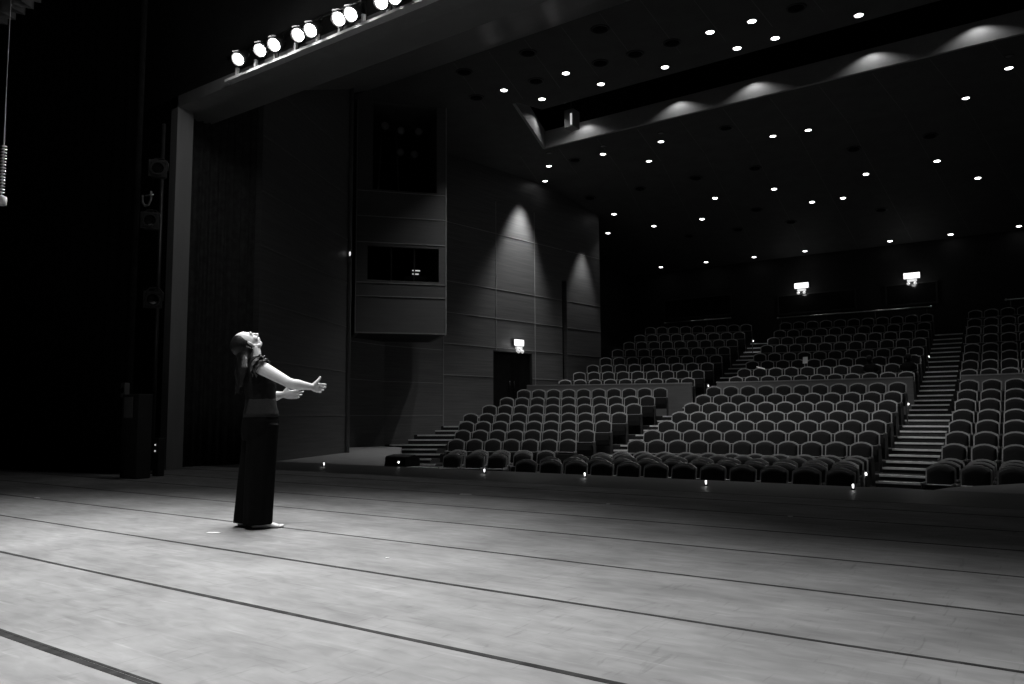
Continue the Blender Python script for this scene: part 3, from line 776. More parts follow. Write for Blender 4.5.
# ------------------------------------------------------------------ rear wall fittings
def rail(x0, x1, y, z, label):
    o = empty('hand_rail', ((x0 + x1) / 2, y, z)); tag(o, label, 'rail', 'metal rails behind the last row')
    h = (x1 - x0) / 2
    b = MB(); b.cyl((-h, 0, 0), (h, 0, 0), 0.028, 12); b.build('bar', M['metal'], o, True)
    for s in (-1, 1):
        b = MB(); b.ellipsoid((s * h, 0, 0), ((1, 0, 0), (0, 1, 0), (0, 0, 1)), (0.05, 0.05, 0.05), 12, 8); b.build('end_knob', M['metal'], o, True)
    n = 4
    for k in range(n):
        x = -h + 0.15 + (2 * h - 0.3) * k / (n - 1)
        b = MB(); b.cyl((x, 0, -0.02), (x, 0, RZ['u8'] - z), 0.02, 8); b.build('post', M['darkmetal'], o, True)
rail(-11.15, -4.92, 36.2, 5.22, 'long shiny rail behind the last row between the exit signs')
rail(-16.7, -13.35, 36.2, 5.4, 'shiny rail behind the last row near the side wall')
rail(-2.3, 1.2, 36.2, 5.26, 'shiny rail at the back beyond the lit stairs')
for i, (x0, x1, z0, z1) in enumerate(((-17.0, -13.6, 5.7, 6.6), (-11.3, -8.0, 5.5, 6.3), (-6.7, -4.8, 5.5, 6.32))):
    o = empty('window_%d' % (i + 1), ((x0 + x1) / 2, 36.99, z0)); o['kind'] = 'structure'
    h = (x1 - x0) / 2
    b = MB(); b.box((-h, -0.03, 0.0), (h, 0.0, z1 - z0)); b.build('window_pane', M['glass'], o)
    b = MB(); b.box((-h - 0.06, -0.08, z1 - z0), (h + 0.06, 0, z1 - z0 + 0.06)); b.box((-h - 0.06, -0.08, -0.06), (h + 0.06, 0, 0)); b.box((-h - 0.06, -0.06, 0), (-h, 0, z1 - z0)); b.box((h, -0.06, 0), (h + 0.06, 0, z1 - z0))
    b.build('window_frame', M['seatframe'], o)

# aisle marker lights on the row ends
for (x, y, z, lab) in ((-3.70, 22.45, 1.10, 'glowing aisle light halfway up the lower lit stairs'), (-4.15, 29.4, 2.74, 'glowing aisle light beside the upper lit stairs'), (-3.25, 15.2, -0.2, 'glowing aisle light at the foot of the lit stairs'),
                       (-9.95, 24.75, 1.80, 'glowing aisle light at the head of the shadowed lower stairs'), (-10.89, 32.0, 3.85, 'glowing aisle light high in the shadowed upper stairs')):
    o = empty('aisle_light', (x, y, z)); tag(o, lab, 'aisle light', 'aisle lights on the row ends')
    b = MB(); b.box((-0.05, -0.03, -0.06), (0.0, 0.03, 0.06)); b.build('housing', M['darkmetal'], o, bevel=0.006)
    b = MB(); b.ellipsoid((0.012, -0.012, 0), ((1, 0, 0), (0, 1, 0), (0, 0, 1)), (0.025, 0.025, 0.032), 12, 8); b.build('lens', M['aled'], o, True)
    b = MB(); b.box((-0.04, -0.02, -0.5), (-0.015, 0.02, -0.06)); b.build('stem', M['darkmetal'], o)
    point('aisle_glow', (x + 0.12, y - 0.05, z - 0.02), 2.5 * LK, 0.04)

# sheets of paper left on the upper seats
for i, (loc, rot, s) in enumerate((((-8.12, 29.38, 2.80), (1.3, 0.0, 0.1), (0.17, 0.25)), ((-9.35, 28.2, 2.52), (0.5, 0.3, 0.5), (0.30, 0.10)))):
    b = MB(); b.rings([[(x, -s[1] / 2, 0.004 * math.sin(x * 20)), (x, s[1] / 2, 0.004 * math.sin(x * 20)), (x, s[1] / 2, 0.002 + 0.004 * math.sin(x * 20)), (x, -s[1] / 2, 0.002 + 0.004 * math.sin(x * 20))] for x in (-s[0] / 2, -s[0] / 4, 0, s[0] / 4, s[0] / 2)])
    o = b.build('paper_sheet', M['paper']); o.location = loc; o.rotation_euler = rot
    tag(o, ('upright pale paper sheet on an upper-tier seat of the middle block', 'slanting pale paper sheet on an upper seat by the shadowed stairs')[i], 'paper')

# ------------------------------------------------------------------ curtains
def curtain(name, p0, p1, z0, z1, m, folds, amp, label, th=0.02, grade=0.0):
    p0, p1 = Vector(p0), Vector(p1); d = (p1 - p0); Ln = d.length; d /= Ln; n = Vector((-d.y, d.x))
    nx = folds * 8; nz = 8; rs = random.Random(len(label))
    ph = [rs.uniform(-0.6, 0.6) for _ in range(folds + 2)]
    mid = (p0 + p1) / 2
    def off(t, zz):
        u = t * folds; k = int(u); f = u - k
        p = lerp(ph[k], ph[k + 1], f)
        return amp * (math.sin(2 * PI * u + p) + 0.3 * math.sin(4.3 * PI * u + 2 * p)) * (0.85 + 0.15 * zz)
    rings = []
    b = MB()
    F = []; Bk = []
    for j in range(nz + 1):
        zz = j / nz; z = lerp(z0, z1, zz)
        F.append([(p0 + d * (Ln * i / nx) + n * off(i / nx, 1 - zz), z) for i in range(nx + 1)])
    for side in (0, 1):
        vs = []
        for row in F:
            for (p, z) in row:
                q = p + n * (th * side) - mid; vs.append((q.x, q.y, z - z0))
        fs = [(j * (nx + 1) + i, j * (nx + 1) + i + 1, (j + 1) * (nx + 1) + i + 1, (j + 1) * (nx + 1) + i) for j in range(nz) for i in range(nx)]
        b.add(vs, fs)
    N = (nx + 1) * (nz + 1)
    for j in range(nz): b.f.append((j * (nx + 1), (j + 1) * (nx + 1), N + (j + 1) * (nx + 1), N + j * (nx + 1))); b.f.append((j * (nx + 1) + nx, (j + 1) * (nx + 1) + nx, N + (j + 1) * (nx + 1) + nx, N + j * (nx + 1) + nx))
    for i in range(nx): b.f.append((i, i + 1, N + i + 1, N + i)); b.f.append((nz * (nx + 1) + i, nz * (nx + 1) + i + 1, N + nz * (nx + 1) + i + 1, N + nz * (nx + 1) + i))
    o = b.build(name, m, None, True); o.location = (mid.x, mid.y, z0); tag(o, label, 'curtain'); return o
curtain('house_curtain', (-12.95, 7.95), (-12.72, 9.30), 0.0, 9.0, M['housecurtain'], 9, 0.05, 'dark pleated curtain gathered between the proscenium pillar and panelled wall')
curtain('leg_curtain', (-20.5, 6.7), (-11.9, 6.55), 0.01, 11.5, M['velvet'], 26, 0.09, 'black velvet leg curtain hiding the wings beside the light boom')
curtain('leg_curtain', (-21.5, 3.3), (-14.6, 3.2), 0.01, 11.5, M['velvet'], 20, 0.09, 'black velvet leg curtain deeper in the wings, nearest the picture edge')
curtain('border_curtain', (-19.0, 5.2), (-12.3, 5.2), 7.3, 10.5, M['border'], 22, 0.13, 'grey pleated border cloth hanging high over the stage wing')

# ------------------------------------------------------------------ light boom in the wings and small backstage things
o = empty('light_boom', (-11.86, 6.88, 0)); tag(o, 'dark vertical lighting pole standing in the wings beside the pillar', 'lighting stand')
b = MB(); b.cyl((0, 0, 0.04), (0, 0, 5.6), 0.03, 10); b.build('pole', M['darkmetal'], o, True)
b = MB(); b.tube([(0, 0, 0), (0, 0, 0.03), (0, 0, 0.05)], [0.15, 0.15, 0.05], 18); b.build('base', M['darkmetal'], o, True)
def boom_lamp(x, z, kind, label):
    o = empty('boom_lamp', (x, 6.45, z)); tag(o, label, 'stage light', 'lamps on the lighting pole')
    o.rotation_euler = (0, 0, 0.95)
    b = MB(); b.box((-0.11, -0.02, -0.11), (0.11, 0.18, 0.11)); b.build('housing', M['darkpaint'], o, bevel=0.02)
    b = MB()
    b.rings([[(r * math.cos(2 * PI * i / 20), y, r * math.sin(2 * PI * i / 20)) for i in range(20)] for r, y in ((0.085, -0.02), (0.085, -0.05), (0.105, -0.05), (0.105, -0.02))], cap=False)
    b.box((-0.13, -0.03, -0.13), (0.13, -0.02, -0.105)); b.box((-0.13, -0.03, 0.105), (0.13, -0.02, 0.13)); b.box((-0.13, -0.03, -0.105), (-0.105, -0.02, 0.105)); b.box((0.105, -0.03, -0.105), (0.13, -0.02, 0.105))
    b.build('filter_frame', M['rear'] if kind else M['darkmetal'], o)
    b = MB(); b.tube([(0, -0.021, 0), (0, -0.03, 0)], [0.084, 0.07], 18); b.build('lens', M['glass'], o, True)
    b = MB(); b.tube([(0.13, 0.08, 0.0), (0.13, 0.10, 0.12), (0.06, 0.16, 0.2), (-0.06, 0.16, 0.2), (-0.13, 0.10, 0.12), (-0.13, 0.08, 0.0)], 0.012, 6); b.build('yoke', M['darkmetal'], o, True)
    b = MB(); b.tube([(0.0, 0.16, 0.2), (0.0, 0.3, 0.2)], 0.02, 8); b.build('clamp', M['darkmetal'], o, True)
boom_lamp(-11.24, 4.63, 1, 'square-framed stage lamp at the top of the lighting pole')
boom_lamp(-11.41, 3.85, 1, 'square-framed stage lamp below the curved bracket on the lighting pole')
boom_lamp(-11.25, 2.62, 0, 'dark stage lamp halfway down the lighting pole')
o = empty('cable_hook', (-11.4, 6.4, 4.2)); tag(o, 'curved metal bracket between the two framed lamps on the pole', 'bracket')
b = MB(); b.tube([(-0.16, 0, 0.06), (-0.15, 0, -0.05), (-0.08, 0, -0.12), (0.02, 0, -0.12), (0.08, 0, -0.05), (0.08, 0, 0.08)], 0.016, 8); b.build('hook', M['frame'], o, True)
b = MB(); b.tube([(-0.08, 0, 0.04), (0.14, 0, 0.02)], 0.012, 8); b.build('cross_bar', M['metal'], o, True)
o = empty('junction_box', (-11.79, 6.36, 1.28)); tag(o, 'small grey switch box at the edge of the black curtain', 'switch box')
b = MB(); b.box((-0.06, -0.03, -0.11), (0.06, 0.05, 0.11)); b.build('case', M['parapet'], o, bevel=0.01)
b = MB(); b.cyl((0.0, -0.034, 0), (0.0, -0.028, 0), 0.045, 12); b.build('socket', M['black'], o, True)
o = empty('dimmer_case', (-11.14, 6.2, 0.0)); tag(o, 'dark equipment case on the wing floor with a grey panel', 'equipment case')
b = MB(); b.box((-0.22, -0.1, 0.0), (0.22, 0.12, 1.2)); b.build('case', M['darkpaint'], o, bevel=0.015)
b = MB(); b.box((-0.14, -0.112, 0.86), (0.08, -0.1, 1.16)); b.build('panel', M['parapet'], o)
o = empty('power_box', (-11.22, 6.62, 0.0)); tag(o, 'slim dark power box with two glowing dots beside the proscenium pillar', 'power box')
b = MB(); b.box((-0.09, -0.05, 0.0), (0.05, 0.06, 0.56)); b.build('case', M['darkpaint'], o, bevel=0.01)
b = MB(); b.box((-0.035, -0.062, 0.36), (-0.015, -0.05, 0.38)); b.box((-0.035, -0.062, 0.45), (-0.015, -0.05, 0.47)); b.build('indicator', M['tube'], o)

# hanging cable with pale weight at the picture's edge
o = empty('hanging_rope', (-9.36, 3.6, 3.2)); tag(o, 'thin pale rope hanging in the wings with a bright weight', 'rope')
b = MB(); b.tube([(0.02, 0, 0.0), (0.02, 0, 0.55), (0.0, 0.0, 1.3), (-0.02, 0, 6.0)], [0.009, 0.009, 0.004, 0.003], 8); b.build('cord', M['rope'], o, True)
b = MB()
for k in range(16): b.ellipsoid((0.02, 0, 0.08 + 0.034 * k), ((1, 0, 0), (0, 1, 0), (0, 0, 1)), (0.034, 0.034, 0.009), 12, 5)
b.build('coil', M['metal'], o, True)
b = MB(); b.tube([(0.02, 0, -0.06), (0.02, 0, -0.05), (0.02, 0, 0.03), (0.02, 0, 0.045)], [0.04, 0.055, 0.055, 0.03], 14); b.build('weight', M['paper'], o, True)
spot('side_beam', (-7.6, 1.4, 6.5), (-9.36, 3.6, 3.4), 60 * SK, 12, 0.6, 0.05)

# spotlights and stand inside the tower openings
def tower_light(x, z, label):
    p = tpt(x, 0.7, z)
    o = empty('tower_lamp', p, tz); tag(o, label, 'stage light', 'unlit lamps inside the tower opening')
    b = MB(); b.tube([(0, 0.3, 0), (0, 0.25, 0), (0, 0.0, 0)], [0.07, 0.1, 0.13], 14); b.build('housing', M['darkpaint'], o, True)
    b = MB(); b.tube([(0, -0.002, 0), (0, -0.02, 0)], [0.12, 0.08], 16); b.build('lens', M['frame'], o, True)
    b = MB(); b.tube([(0.0, 0.14, 0.12), (0.0, 0.14, 0.3)], 0.02, 8); b.build('hanger', M['darkmetal'], o, True)
for x, z, lab in ((1.32, 6.1, 'pale lamp high in the tower opening, nearest its middle'), (1.85, 6.12, 'pale lamp high in the tower opening, nearest the long side wall'), (0.85, 6.2, 'dim lamp high in the tower opening, nearest the splayed wall'),
                  (1.3, 5.45, 'pale lamp in the lower row of the tower opening, nearest its middle'), (1.72, 5.42, 'dim lamp in the lower row of the tower opening, nearest the long side wall')):
    tower_light(x, z, lab)
o = empty('tower_rack', tpt(1.1, 1.7, 3.3), tz); tag(o, 'dark splayed lamp rack standing in the upper tower opening', 'lamp rack')
for s in (-1, 1):
    b = MB(); b.tube([(s * 0.5, 0, 0), (s * 0.3, 0.1, 1.4), (s * 0.22, 0.1, 3.2)], 0.025, 8); b.build('leg', M['frame'], o, True)
b = MB(); b.tube([(-0.95, 0.12, 2.15), (0.95, 0.12, 2.15)], 0.025, 8); b.tube([(-0.95, 0.12, 2.95), (0.95, 0.12, 2.95)], 0.025, 8); b.build('cross_bar', M['darkmetal'], o, True)
o = empty('control_desk', tpt(1.75, 0.55, 1.62), tz); tag(o, 'small control desk with lit strips inside the lower tower opening', 'control desk')
b = MB(); b.box((-0.3, -0.15, -0.12), (0.3, 0.2, 0.1)); b.build('case', M['darkpaint'], o)
b = MB(); b.box((-0.12, -0.17, 0.22), (0.1, -0.16, 0.25)); b.box((-0.12, -0.17, 0.12), (0.06, -0.16, 0.15)); b.box((-0.13, -0.16, 0.08), (0.12, -0.1, 0.3)); b.build('screen_back', M['darkpaint'], o)
b = MB(); b.box((-0.12, -0.18, 0.24), (0.1, -0.17, 0.27)); b.box((-0.12, -0.18, 0.14), (0.06, -0.17, 0.17)); b.build('lit_strip', M['tube'], o)
o = empty('wall_lamp', (S1[0] + 0.12, S1[1] - 0.02, 4.85)); tag(o, 'tiny glowing lamp on the edge of the splayed wall', 'wall light')
b = MB(); b.box((-0.03, -0.03, -0.08), (0.03, 0.05, 0.08)); b.build('case', M['darkmetal'], o)
b = MB(); b.ellipsoid((0.0, -0.035, 0), ((1, 0, 0), (0, 1, 0), (0, 0, 1)), (0.028, 0.02, 0.06), 10, 6); b.build('lens', M['aled'], o, True)

# world: no daylight reaches the hall
w = bpy.data.worlds.new('world'); scene.world = w; w.use_nodes = True
w.node_tree.nodes['Background'].inputs[0].default_value = (0, 0, 0, 1); w.node_tree.nodes['Background'].inputs[1].default_value = 0
scene.view_settings.view_transform = 'Standard'; scene.view_settings.look = 'None'; scene.view_settings.gamma = 1.0; scene.view_settings.use_curve_mapping = False
scene.view_settings.exposure = 0.0
scene.cycles.use_denoising = True
scene.cycles.max_bounces = 6; scene.cycles.diffuse_bounces = 3; scene.cycles.glossy_bounces = 3
scene.cycles.sample_clamp_indirect = 4.0
# ------------------------------------------------------------------ the dancer
DR = Vector((0.8117, 0.5840, 0)); DFV = Vector((-0.5840, 0.8117, 0)); D0P = Vector((-5.32, 3.98, 0.0))
dancer = empty('person', D0P, math.atan2(DR.y, DR.x))
tag(dancer, 'barefoot dancer in black wide trousers and ruffled top, head tilted back, arms held forward', 'person')
PHI = math.radians(24)
f_ = Vector((math.cos(PHI), math.sin(PHI), 0)); s_ = Vector((math.sin(PHI), -math.cos(PHI), 0)); k_ = Vector((0, 0, 1))
def ering(c, rf, rs, seg=24, fold=0.0, nf=0, ph=0.0, fd=None, sd=None):
    c = Vector(c); fd = fd or f_; sd = sd or s_; o = []
    for i in range(seg):
        t = 2 * PI * i / seg; g = 1 + fold * math.sin(nf * t + ph) if nf else 1
        o.append(c + fd * (rf * math.cos(t) * g) + sd * (rs * math.sin(t) * g))
    return o
b = MB()
# trunk
b.rings([ering(c, a, w) for c, a, w in (((0.005, 0, 0.74), 0.085, 0.13), ((0.006, 0, 0.80), 0.100, 0.150), ((0.008, 0, 0.88), 0.098, 0.142), ((0.006, 0, 0.96), 0.094, 0.128), ((-0.002, 0, 1.03), 0.098, 0.132), ((-0.012, 0, 1.12), 0.112, 0.148), ((-0.026, 0, 1.20), 0.106, 0.152), ((-0.036, 0, 1.255), 0.085, 0.145), ((-0.044, 0, 1.29), 0.062, 0.10), ((-0.048, 0, 1.315), 0.05, 0.06))])
# shoulders, neck
nS = Vector((-0.03, 0, 1.245)) + s_ * 0.155; fS = Vector((-0.03, 0, 1.245)) - s_ * 0.155
b.tube([Vector((-0.045, 0, 1.285)) + s_ * 0.03, Vector((-0.038, 0, 1.268)) + s_ * 0.10, nS], [0.055, 0.056, 0.058], 12)
b.tube([Vector((-0.045, 0, 1.285)) - s_ * 0.03, Vector((-0.038, 0, 1.268)) - s_ * 0.10, fS], [0.055, 0.056, 0.058], 12)
b.tube([(-0.05, 0, 1.28), (-0.058, 0.0, 1.34), (-0.078, 0.0, 1.40)], [0.056, 0.05, 0.05], 14)
# head, tilted back and turned a little away
HP = math.radians(60); HY = math.radians(38)
hf = Vector((math.cos(HY) * math.cos(HP), math.sin(HY) * math.cos(HP), math.sin(HP)))      # where the face looks
hs = Vector((math.sin(HY), -math.cos(HY), 0))                                                # near side of the head
hu = hs.cross(hf) * -1; hu = hu if hu.z > 0 else -hu                                         # crown direction
HC = Vector((-0.128, 0.0, 1.440))
def hp(f, s, u): return HC + hf * f + hs * s + hu * u
AX = (hf, hs, hu)
b.ellipsoid(hp(-0.012, 0, 0.018), AX, (0.098, 0.076, 0.092), 20, 14)           # skull
b.ellipsoid(hp(0.028, 0, -0.032), AX, (0.066, 0.060, 0.080), 18, 12)           # face
b.ellipsoid(hp(0.050, 0, -0.088), AX, (0.034, 0.034, 0.026), 12, 8)            # chin
b.tube([hp(0.0, 0.058, -0.045), hp(0.03, 0.045, -0.080), hp(0.055, 0.01, -0.095)], [0.018, 0.018, 0.016], 8)   # jaw
b.tube([hp(0.0, -0.058, -0.045), hp(0.03, -0.045, -0.080), hp(0.055, -0.01, -0.095)], [0.018, 0.018, 0.016], 8)
b.tube([hp(0.085, 0, 0.012), hp(0.102, 0, -0.016), hp(0.116, 0, -0.036), hp(0.094, 0, -0.046)], [0.009, 0.011, 0.014, 0.010], 8)   # nose
for sg in (-1, 1):
    b.ellipsoid(hp(0.100, sg * 0.012, -0.040), AX, (0.011, 0.010, 0.008), 8, 6)                          # nostril wings
    b.tube([hp(0.078, sg * 0.046, 0.020), hp(0.088, sg * 0.028, 0.026), hp(0.089, sg * 0.010, 0.020)], [0.007, 0.010, 0.008], 8)   # brow
    b.ellipsoid(hp(0.072, sg * 0.030, 0.004), AX, (0.013, 0.015, 0.010), 10, 8)                           # closed eyelid
    b.ellipsoid(hp(0.060, sg * 0.040, -0.030), AX, (0.026, 0.022, 0.024), 10, 8)                          # cheek
    e0 = hp(-0.006, sg * 0.074, -0.012)
    b.ellipsoid(e0, (hf * 0.9 + hs * sg * 0.35, hs * sg * 0.9 - hf * 0.3, hu), (0.018, 0.008, 0.031), 12, 8)  # ear
    b.ellipsoid(hp(0.0, sg * 0.077, -0.036), AX, (0.010, 0.008, 0.010), 8, 6)
b.tube([hp(0.088, -0.020, -0.063), hp(0.096, 0, -0.060), hp(0.088, 0.020, -0.063)], [0.005, 0.008, 0.005], 8)  # upper lip
b.tube([hp(0.084, -0.017, -0.071), hp(0.091, 0, -0.073), hp(0.084, 0.017, -0.071)], [0.005, 0.008, 0.005], 8)  # lower lip
b.tube([(-0.045, 0, 1.30), Vector((-0.03, 0, 1.33)).lerp(hp(0.0, 0, -0.06), 0.5), hp(0.015, 0, -0.065)], [0.046, 0.044, 0.046], 12)
# arms
def arm(sh, el, wr):
    sh, el, wr = Vector(sh), Vector(el), Vector(wr)
    b.tube([sh, sh.lerp(el, 0.3), sh.lerp(el, 0.65), el.lerp(sh, 0.06), el.lerp(wr, 0.10), el.lerp(wr, 0.32), el.lerp(wr, 0.7), wr],
           [0.055, 0.050, 0.044, 0.039, 0.040, 0.041, 0.032, 0.025], 14)
nE = Vector((0.290, -0.205, 1.110)); nW_ = Vector((0.432, -0.115, 1.088))
fE = Vector((0.02, 0.225, 1.02)); fW = Vector((0.122, 0.170, 1.038))
arm(nS, nE, nW_); arm(fS, fE, fW)
def hand(wr, d, t, curls, thumb_up, spread=0.0):
    wr = Vector(wr); d = Vector(d).normalized(); t = Vector(t); t = (t - d * t.dot(d)).normalized(); n = d.cross(t)
    if curls[0] < 0: n = -n
    # palm
    rs = []
    for q, w, th in ((-0.012, 0.022, 0.020), (0.012, 0.030, 0.019), (0.045, 0.038, 0.017), (0.075, 0.040, 0.014), (0.088, 0.036, 0.011)):
        c = wr + d * q; rs.append([c + t * (w * math.cos(2 * PI * i / 16)) + n * (th * math.sin(2 * PI * i / 16)) for i in range(16)])
    b.rings(rs)
    b.ellipsoid(wr + d * 0.035 + t * 0.022 + n * 0.010, (d, t, n), (0.032, 0.020, 0.016), 12, 8)
    for i, (o, L3) in enumerate(((0.029, (0.040, 0.025, 0.020)), (0.010, (0.044, 0.028, 0.022)), (-0.010, (0.040, 0.026, 0.021)), (-0.028, (0.031, 0.020, 0.018)))):
        p = wr + d * (0.080 - 0.004 * abs(i - 1)) + t * o
        a = 0.0; pts = [p - d * 0.02, p]; rad = [0.0095, 0.0095]
        lat = t * (0.05 * (1.5 - i) + spread * (1.5 - i))
        for j, L in enumerate(L3):
            a += abs(curls[j]) * (1 + 0.12 * i)
            dd = (d * math.cos(a) + n * math.sin(a) + lat).normalized()
            p = p + dd * L; pts.append(p); rad.append((0.0092, 0.0084, 0.0068)[j])
        b.tube(pts, rad, 8); b.ellipsoid(pts[-1], (d, t, n), (0.0068, 0.0068, 0.0068), 8, 6)
    q0 = wr + d * 0.022 + t * 0.026 + n * 0.006
    q1 = q0 + (d * 0.55 + t * 0.75 + n * 0.25).normalized() * 0.028
    q2 = q1 + (d * (0.65 - thumb_up) + t * (0.6 + thumb_up) + n * 0.1).normalized() * 0.025
    q3 = q2 + (d * (0.55 - thumb_up) + t * (0.7 + thumb_up) + n * 0.0).normalized() * 0.021
    b.tube([q0 - t * 0.012, q0, q1, q2, q3], [0.017, 0.017, 0.0140, 0.0122, 0.0092], 8); b.ellipsoid(q3, (d, t, n), (0.0078, 0.0078, 0.0078), 8, 6)
hand(nW_, (0.40, 0.92, -0.05), (0.12, -0.1, 1), (0.85, 0.95, 0.7), 0.10)
hand(fW, (0.92, 0.22, 0.0), (0.05, -0.35, 1), (-0.18, -0.25, -0.2), 0.25, 0.02)
# legs and feet
hipN, hipF = Vector((0.0, 0, 0.80)) + s_ * 0.085, Vector((0.0, 0, 0.80)) - s_ * 0.085
ankN, ankF = Vector((0.035, -0.075, 0.075)), Vector((-0.125, 0.060, 0.075))
for hp_, an, kn in ((hipN, ankN, Vector((0.045, -0.085, 0.43))), (hipF, ankF, Vector((-0.03, 0.085, 0.43)))):
    b.tube([hp_, hp_.lerp(kn, 0.4), kn.lerp(hp_, 0.08), kn.lerp(an, 0.28), kn.lerp(an, 0.75), an], [0.092, 0.076, 0.055, 0.054, 0.036, 0.034], 14)
def foot(an, ang):
    d = Vector((math.cos(ang), math.sin(ang), 0)); t = Vector((-d.y, d.x, 0))
    def R_(q, w, h, zc): c = an * 1.0; c = Vector((an.x, an.y, 0)) + d * q; return [c + t * (w * math.cos(2 * PI * i / 14)) + k_ * (zc + h * math.sin(2 * PI * i / 14)) for i in range(14)]
    b.rings([R_(-0.055, 0.012, 0.014, 0.024), R_(-0.048, 0.026, 0.024, 0.026), R_(-0.02, 0.030, 0.036, 0.040), R_(0.03, 0.034, 0.034, 0.036), R_(0.08, 0.039, 0.025, 0.027), R_(0.125, 0.043, 0.017, 0.019), R_(0.150, 0.040, 0.012, 0.014)])
    for i, o in enumerate((0.030, 0.014, -0.001, -0.016, -0.030)):
        Lt = (0.036, 0.034, 0.030, 0.025, 0.019)[i]; r = (0.013, 0.0095, 0.0088, 0.0082, 0.0078)[i]
        p = Vector((an.x, an.y, 0)) + d * (0.145 - 0.004 * i) + t * (o if ang > -5 else o)
        b.tube([p + k_ * 0.013, p + d * Lt * 0.6 + k_ * 0.013, p + d * Lt + k_ * r], [r, r, r * 0.8], 8)
    b.tube([an, Vector((an.x, an.y, 0.05)) - d * 0.01], [0.034, 0.036], 12)
foot(ankN, 0.12); foot(ankF, 0.55)
body = remeshed(b, 'body', M['skin'], 0.0042, dancer, 3)

# blouse
b = MB()
prof = [((0.000, 0, 0.975), 0.112, 0.150), ((-0.006, 0, 1.05), 0.118, 0.154), ((-0.014, 0, 1.12), 0.130, 0.165), ((-0.026, 0, 1.20), 0.118, 0.163), ((-0.036, 0, 1.255), 0.097, 0.150), ((-0.043, 0, 1.285), 0.076, 0.112), ((-0.047, 0, 1.305), 0.066, 0.078)]
b.rings([ering(c, a, w, 40, 0.012, 9, i * 0.7) for i, (c, a, w) in enumerate(prof)])
b.tube([Vector((-0.045, 0, 1.282)) + s_ * 0.04, Vector((-0.036, 0, 1.262)) + s_ * 0.13], [0.062, 0.066], 14)
b.tube([Vector((-0.045, 0, 1.282)) - s_ * 0.04, Vector((-0.036, 0, 1.262)) - s_ * 0.13], [0.062, 0.066], 14)
remeshed(b, 'blouse', M['blouse'], 0.006, dancer, 3)
b = MB()
b.rings([ering(c, a, w, 40, 0.01, 7, i) for i, (c, a, w) in enumerate([((0.004, 0, 0.855), 0.138, 0.178), ((0.003, 0, 0.89), 0.134, 0.172), ((0.001, 0, 0.94), 0.122, 0.159), ((0.0, 0, 0.985), 0.119, 0.155), ((0.0, 0, 1.0), 0.112, 0.148)])])
b.build('waistband', M['band'], dancer, True)
# ruffled cap sleeves
def ruffle(sh, el):
    sh, el = Vector(sh), Vector(el); d = (el - sh).normalized(); u = d.orthogonal().normalized(); w = d.cross(u)
    b = MB()
    for q0, r0, r1, ln, nf in ((-0.045, 0.058, 0.078, 0.075, 9), (-0.05, 0.056, 0.090, 0.045, 11)):
        rs = []
        for j in range(6):
            t = j / 5; r = lerp(r0, r1, t)
            rs.append([sh + d * (q0 + ln * t + 0.006 * t * math.sin(nf * a * 0.7)) + (u * math.cos(a) + w * math.sin(a)) * (r * (1 + 0.10 * t * math.sin(nf * a))) for a in [2 * PI * i / 60 for i in range(60)]])
        inner = [[sh + (p - sh) * 0.94 for p in r] for r in reversed(rs)]
        b.rings(rs + inner, cap=False)
    return b
ruffle(nS, nE).build('sleeve_ruffle', M['ruffle'], dancer, True)
ruffle(fS, fE).build('sleeve_ruffle', M['ruffle'], dancer, True)
b = MB()                                                     # small bow strip along the shoulder
b.tube([Vector((-0.055, -0.05, 1.315)), Vector((-0.02, -0.09, 1.318)), Vector((0.015, -0.115, 1.325)), Vector((0.03, -0.13, 1.345))], [0.014, 0.018, 0.014, 0.006], 8, flat=0.35)
b.build('collar_frill', M['ruffle'], dancer, True)

# wide trousers
b = MB()
b.rings([ering(c, a, w, 48) for c, a, w in (((0.004, 0, 0.872), 0.132, 0.170), ((0.002, 0, 0.82), 0.140, 0.182), ((-0.002, 0, 0.74), 0.142, 0.184), ((-0.006, 0, 0.68), 0.132, 0.172))])
def leg(top, bot, a0, a1, ph, w1):
    rs = []
    for j in range(13):
        t = j / 12; c = Vector(top).lerp(Vector(bot), t)
        rs.append(ering(c, lerp(a0, a1, t), lerp(0.098, w1, t), 48, 0.045 * t, 7, ph + t * 1.2, Vector((1, 0, 0)), Vector((0, -1, 0))))
    b.rings(rs)
leg(Vector((0.012, 0, 0.80)) + s_ * 0.07, (0.026, -0.085, 0.035), 0.122, 0.106, 0.4, 0.122)
leg(Vector((-0.005, 0, 0.80)) - s_ * 0.06, (-0.098, 0.05, 0.035), 0.118, 0.106, 2.1, 0.122)
remeshed(b, 'trousers', M['trousers'], 0.006, dancer, 3)

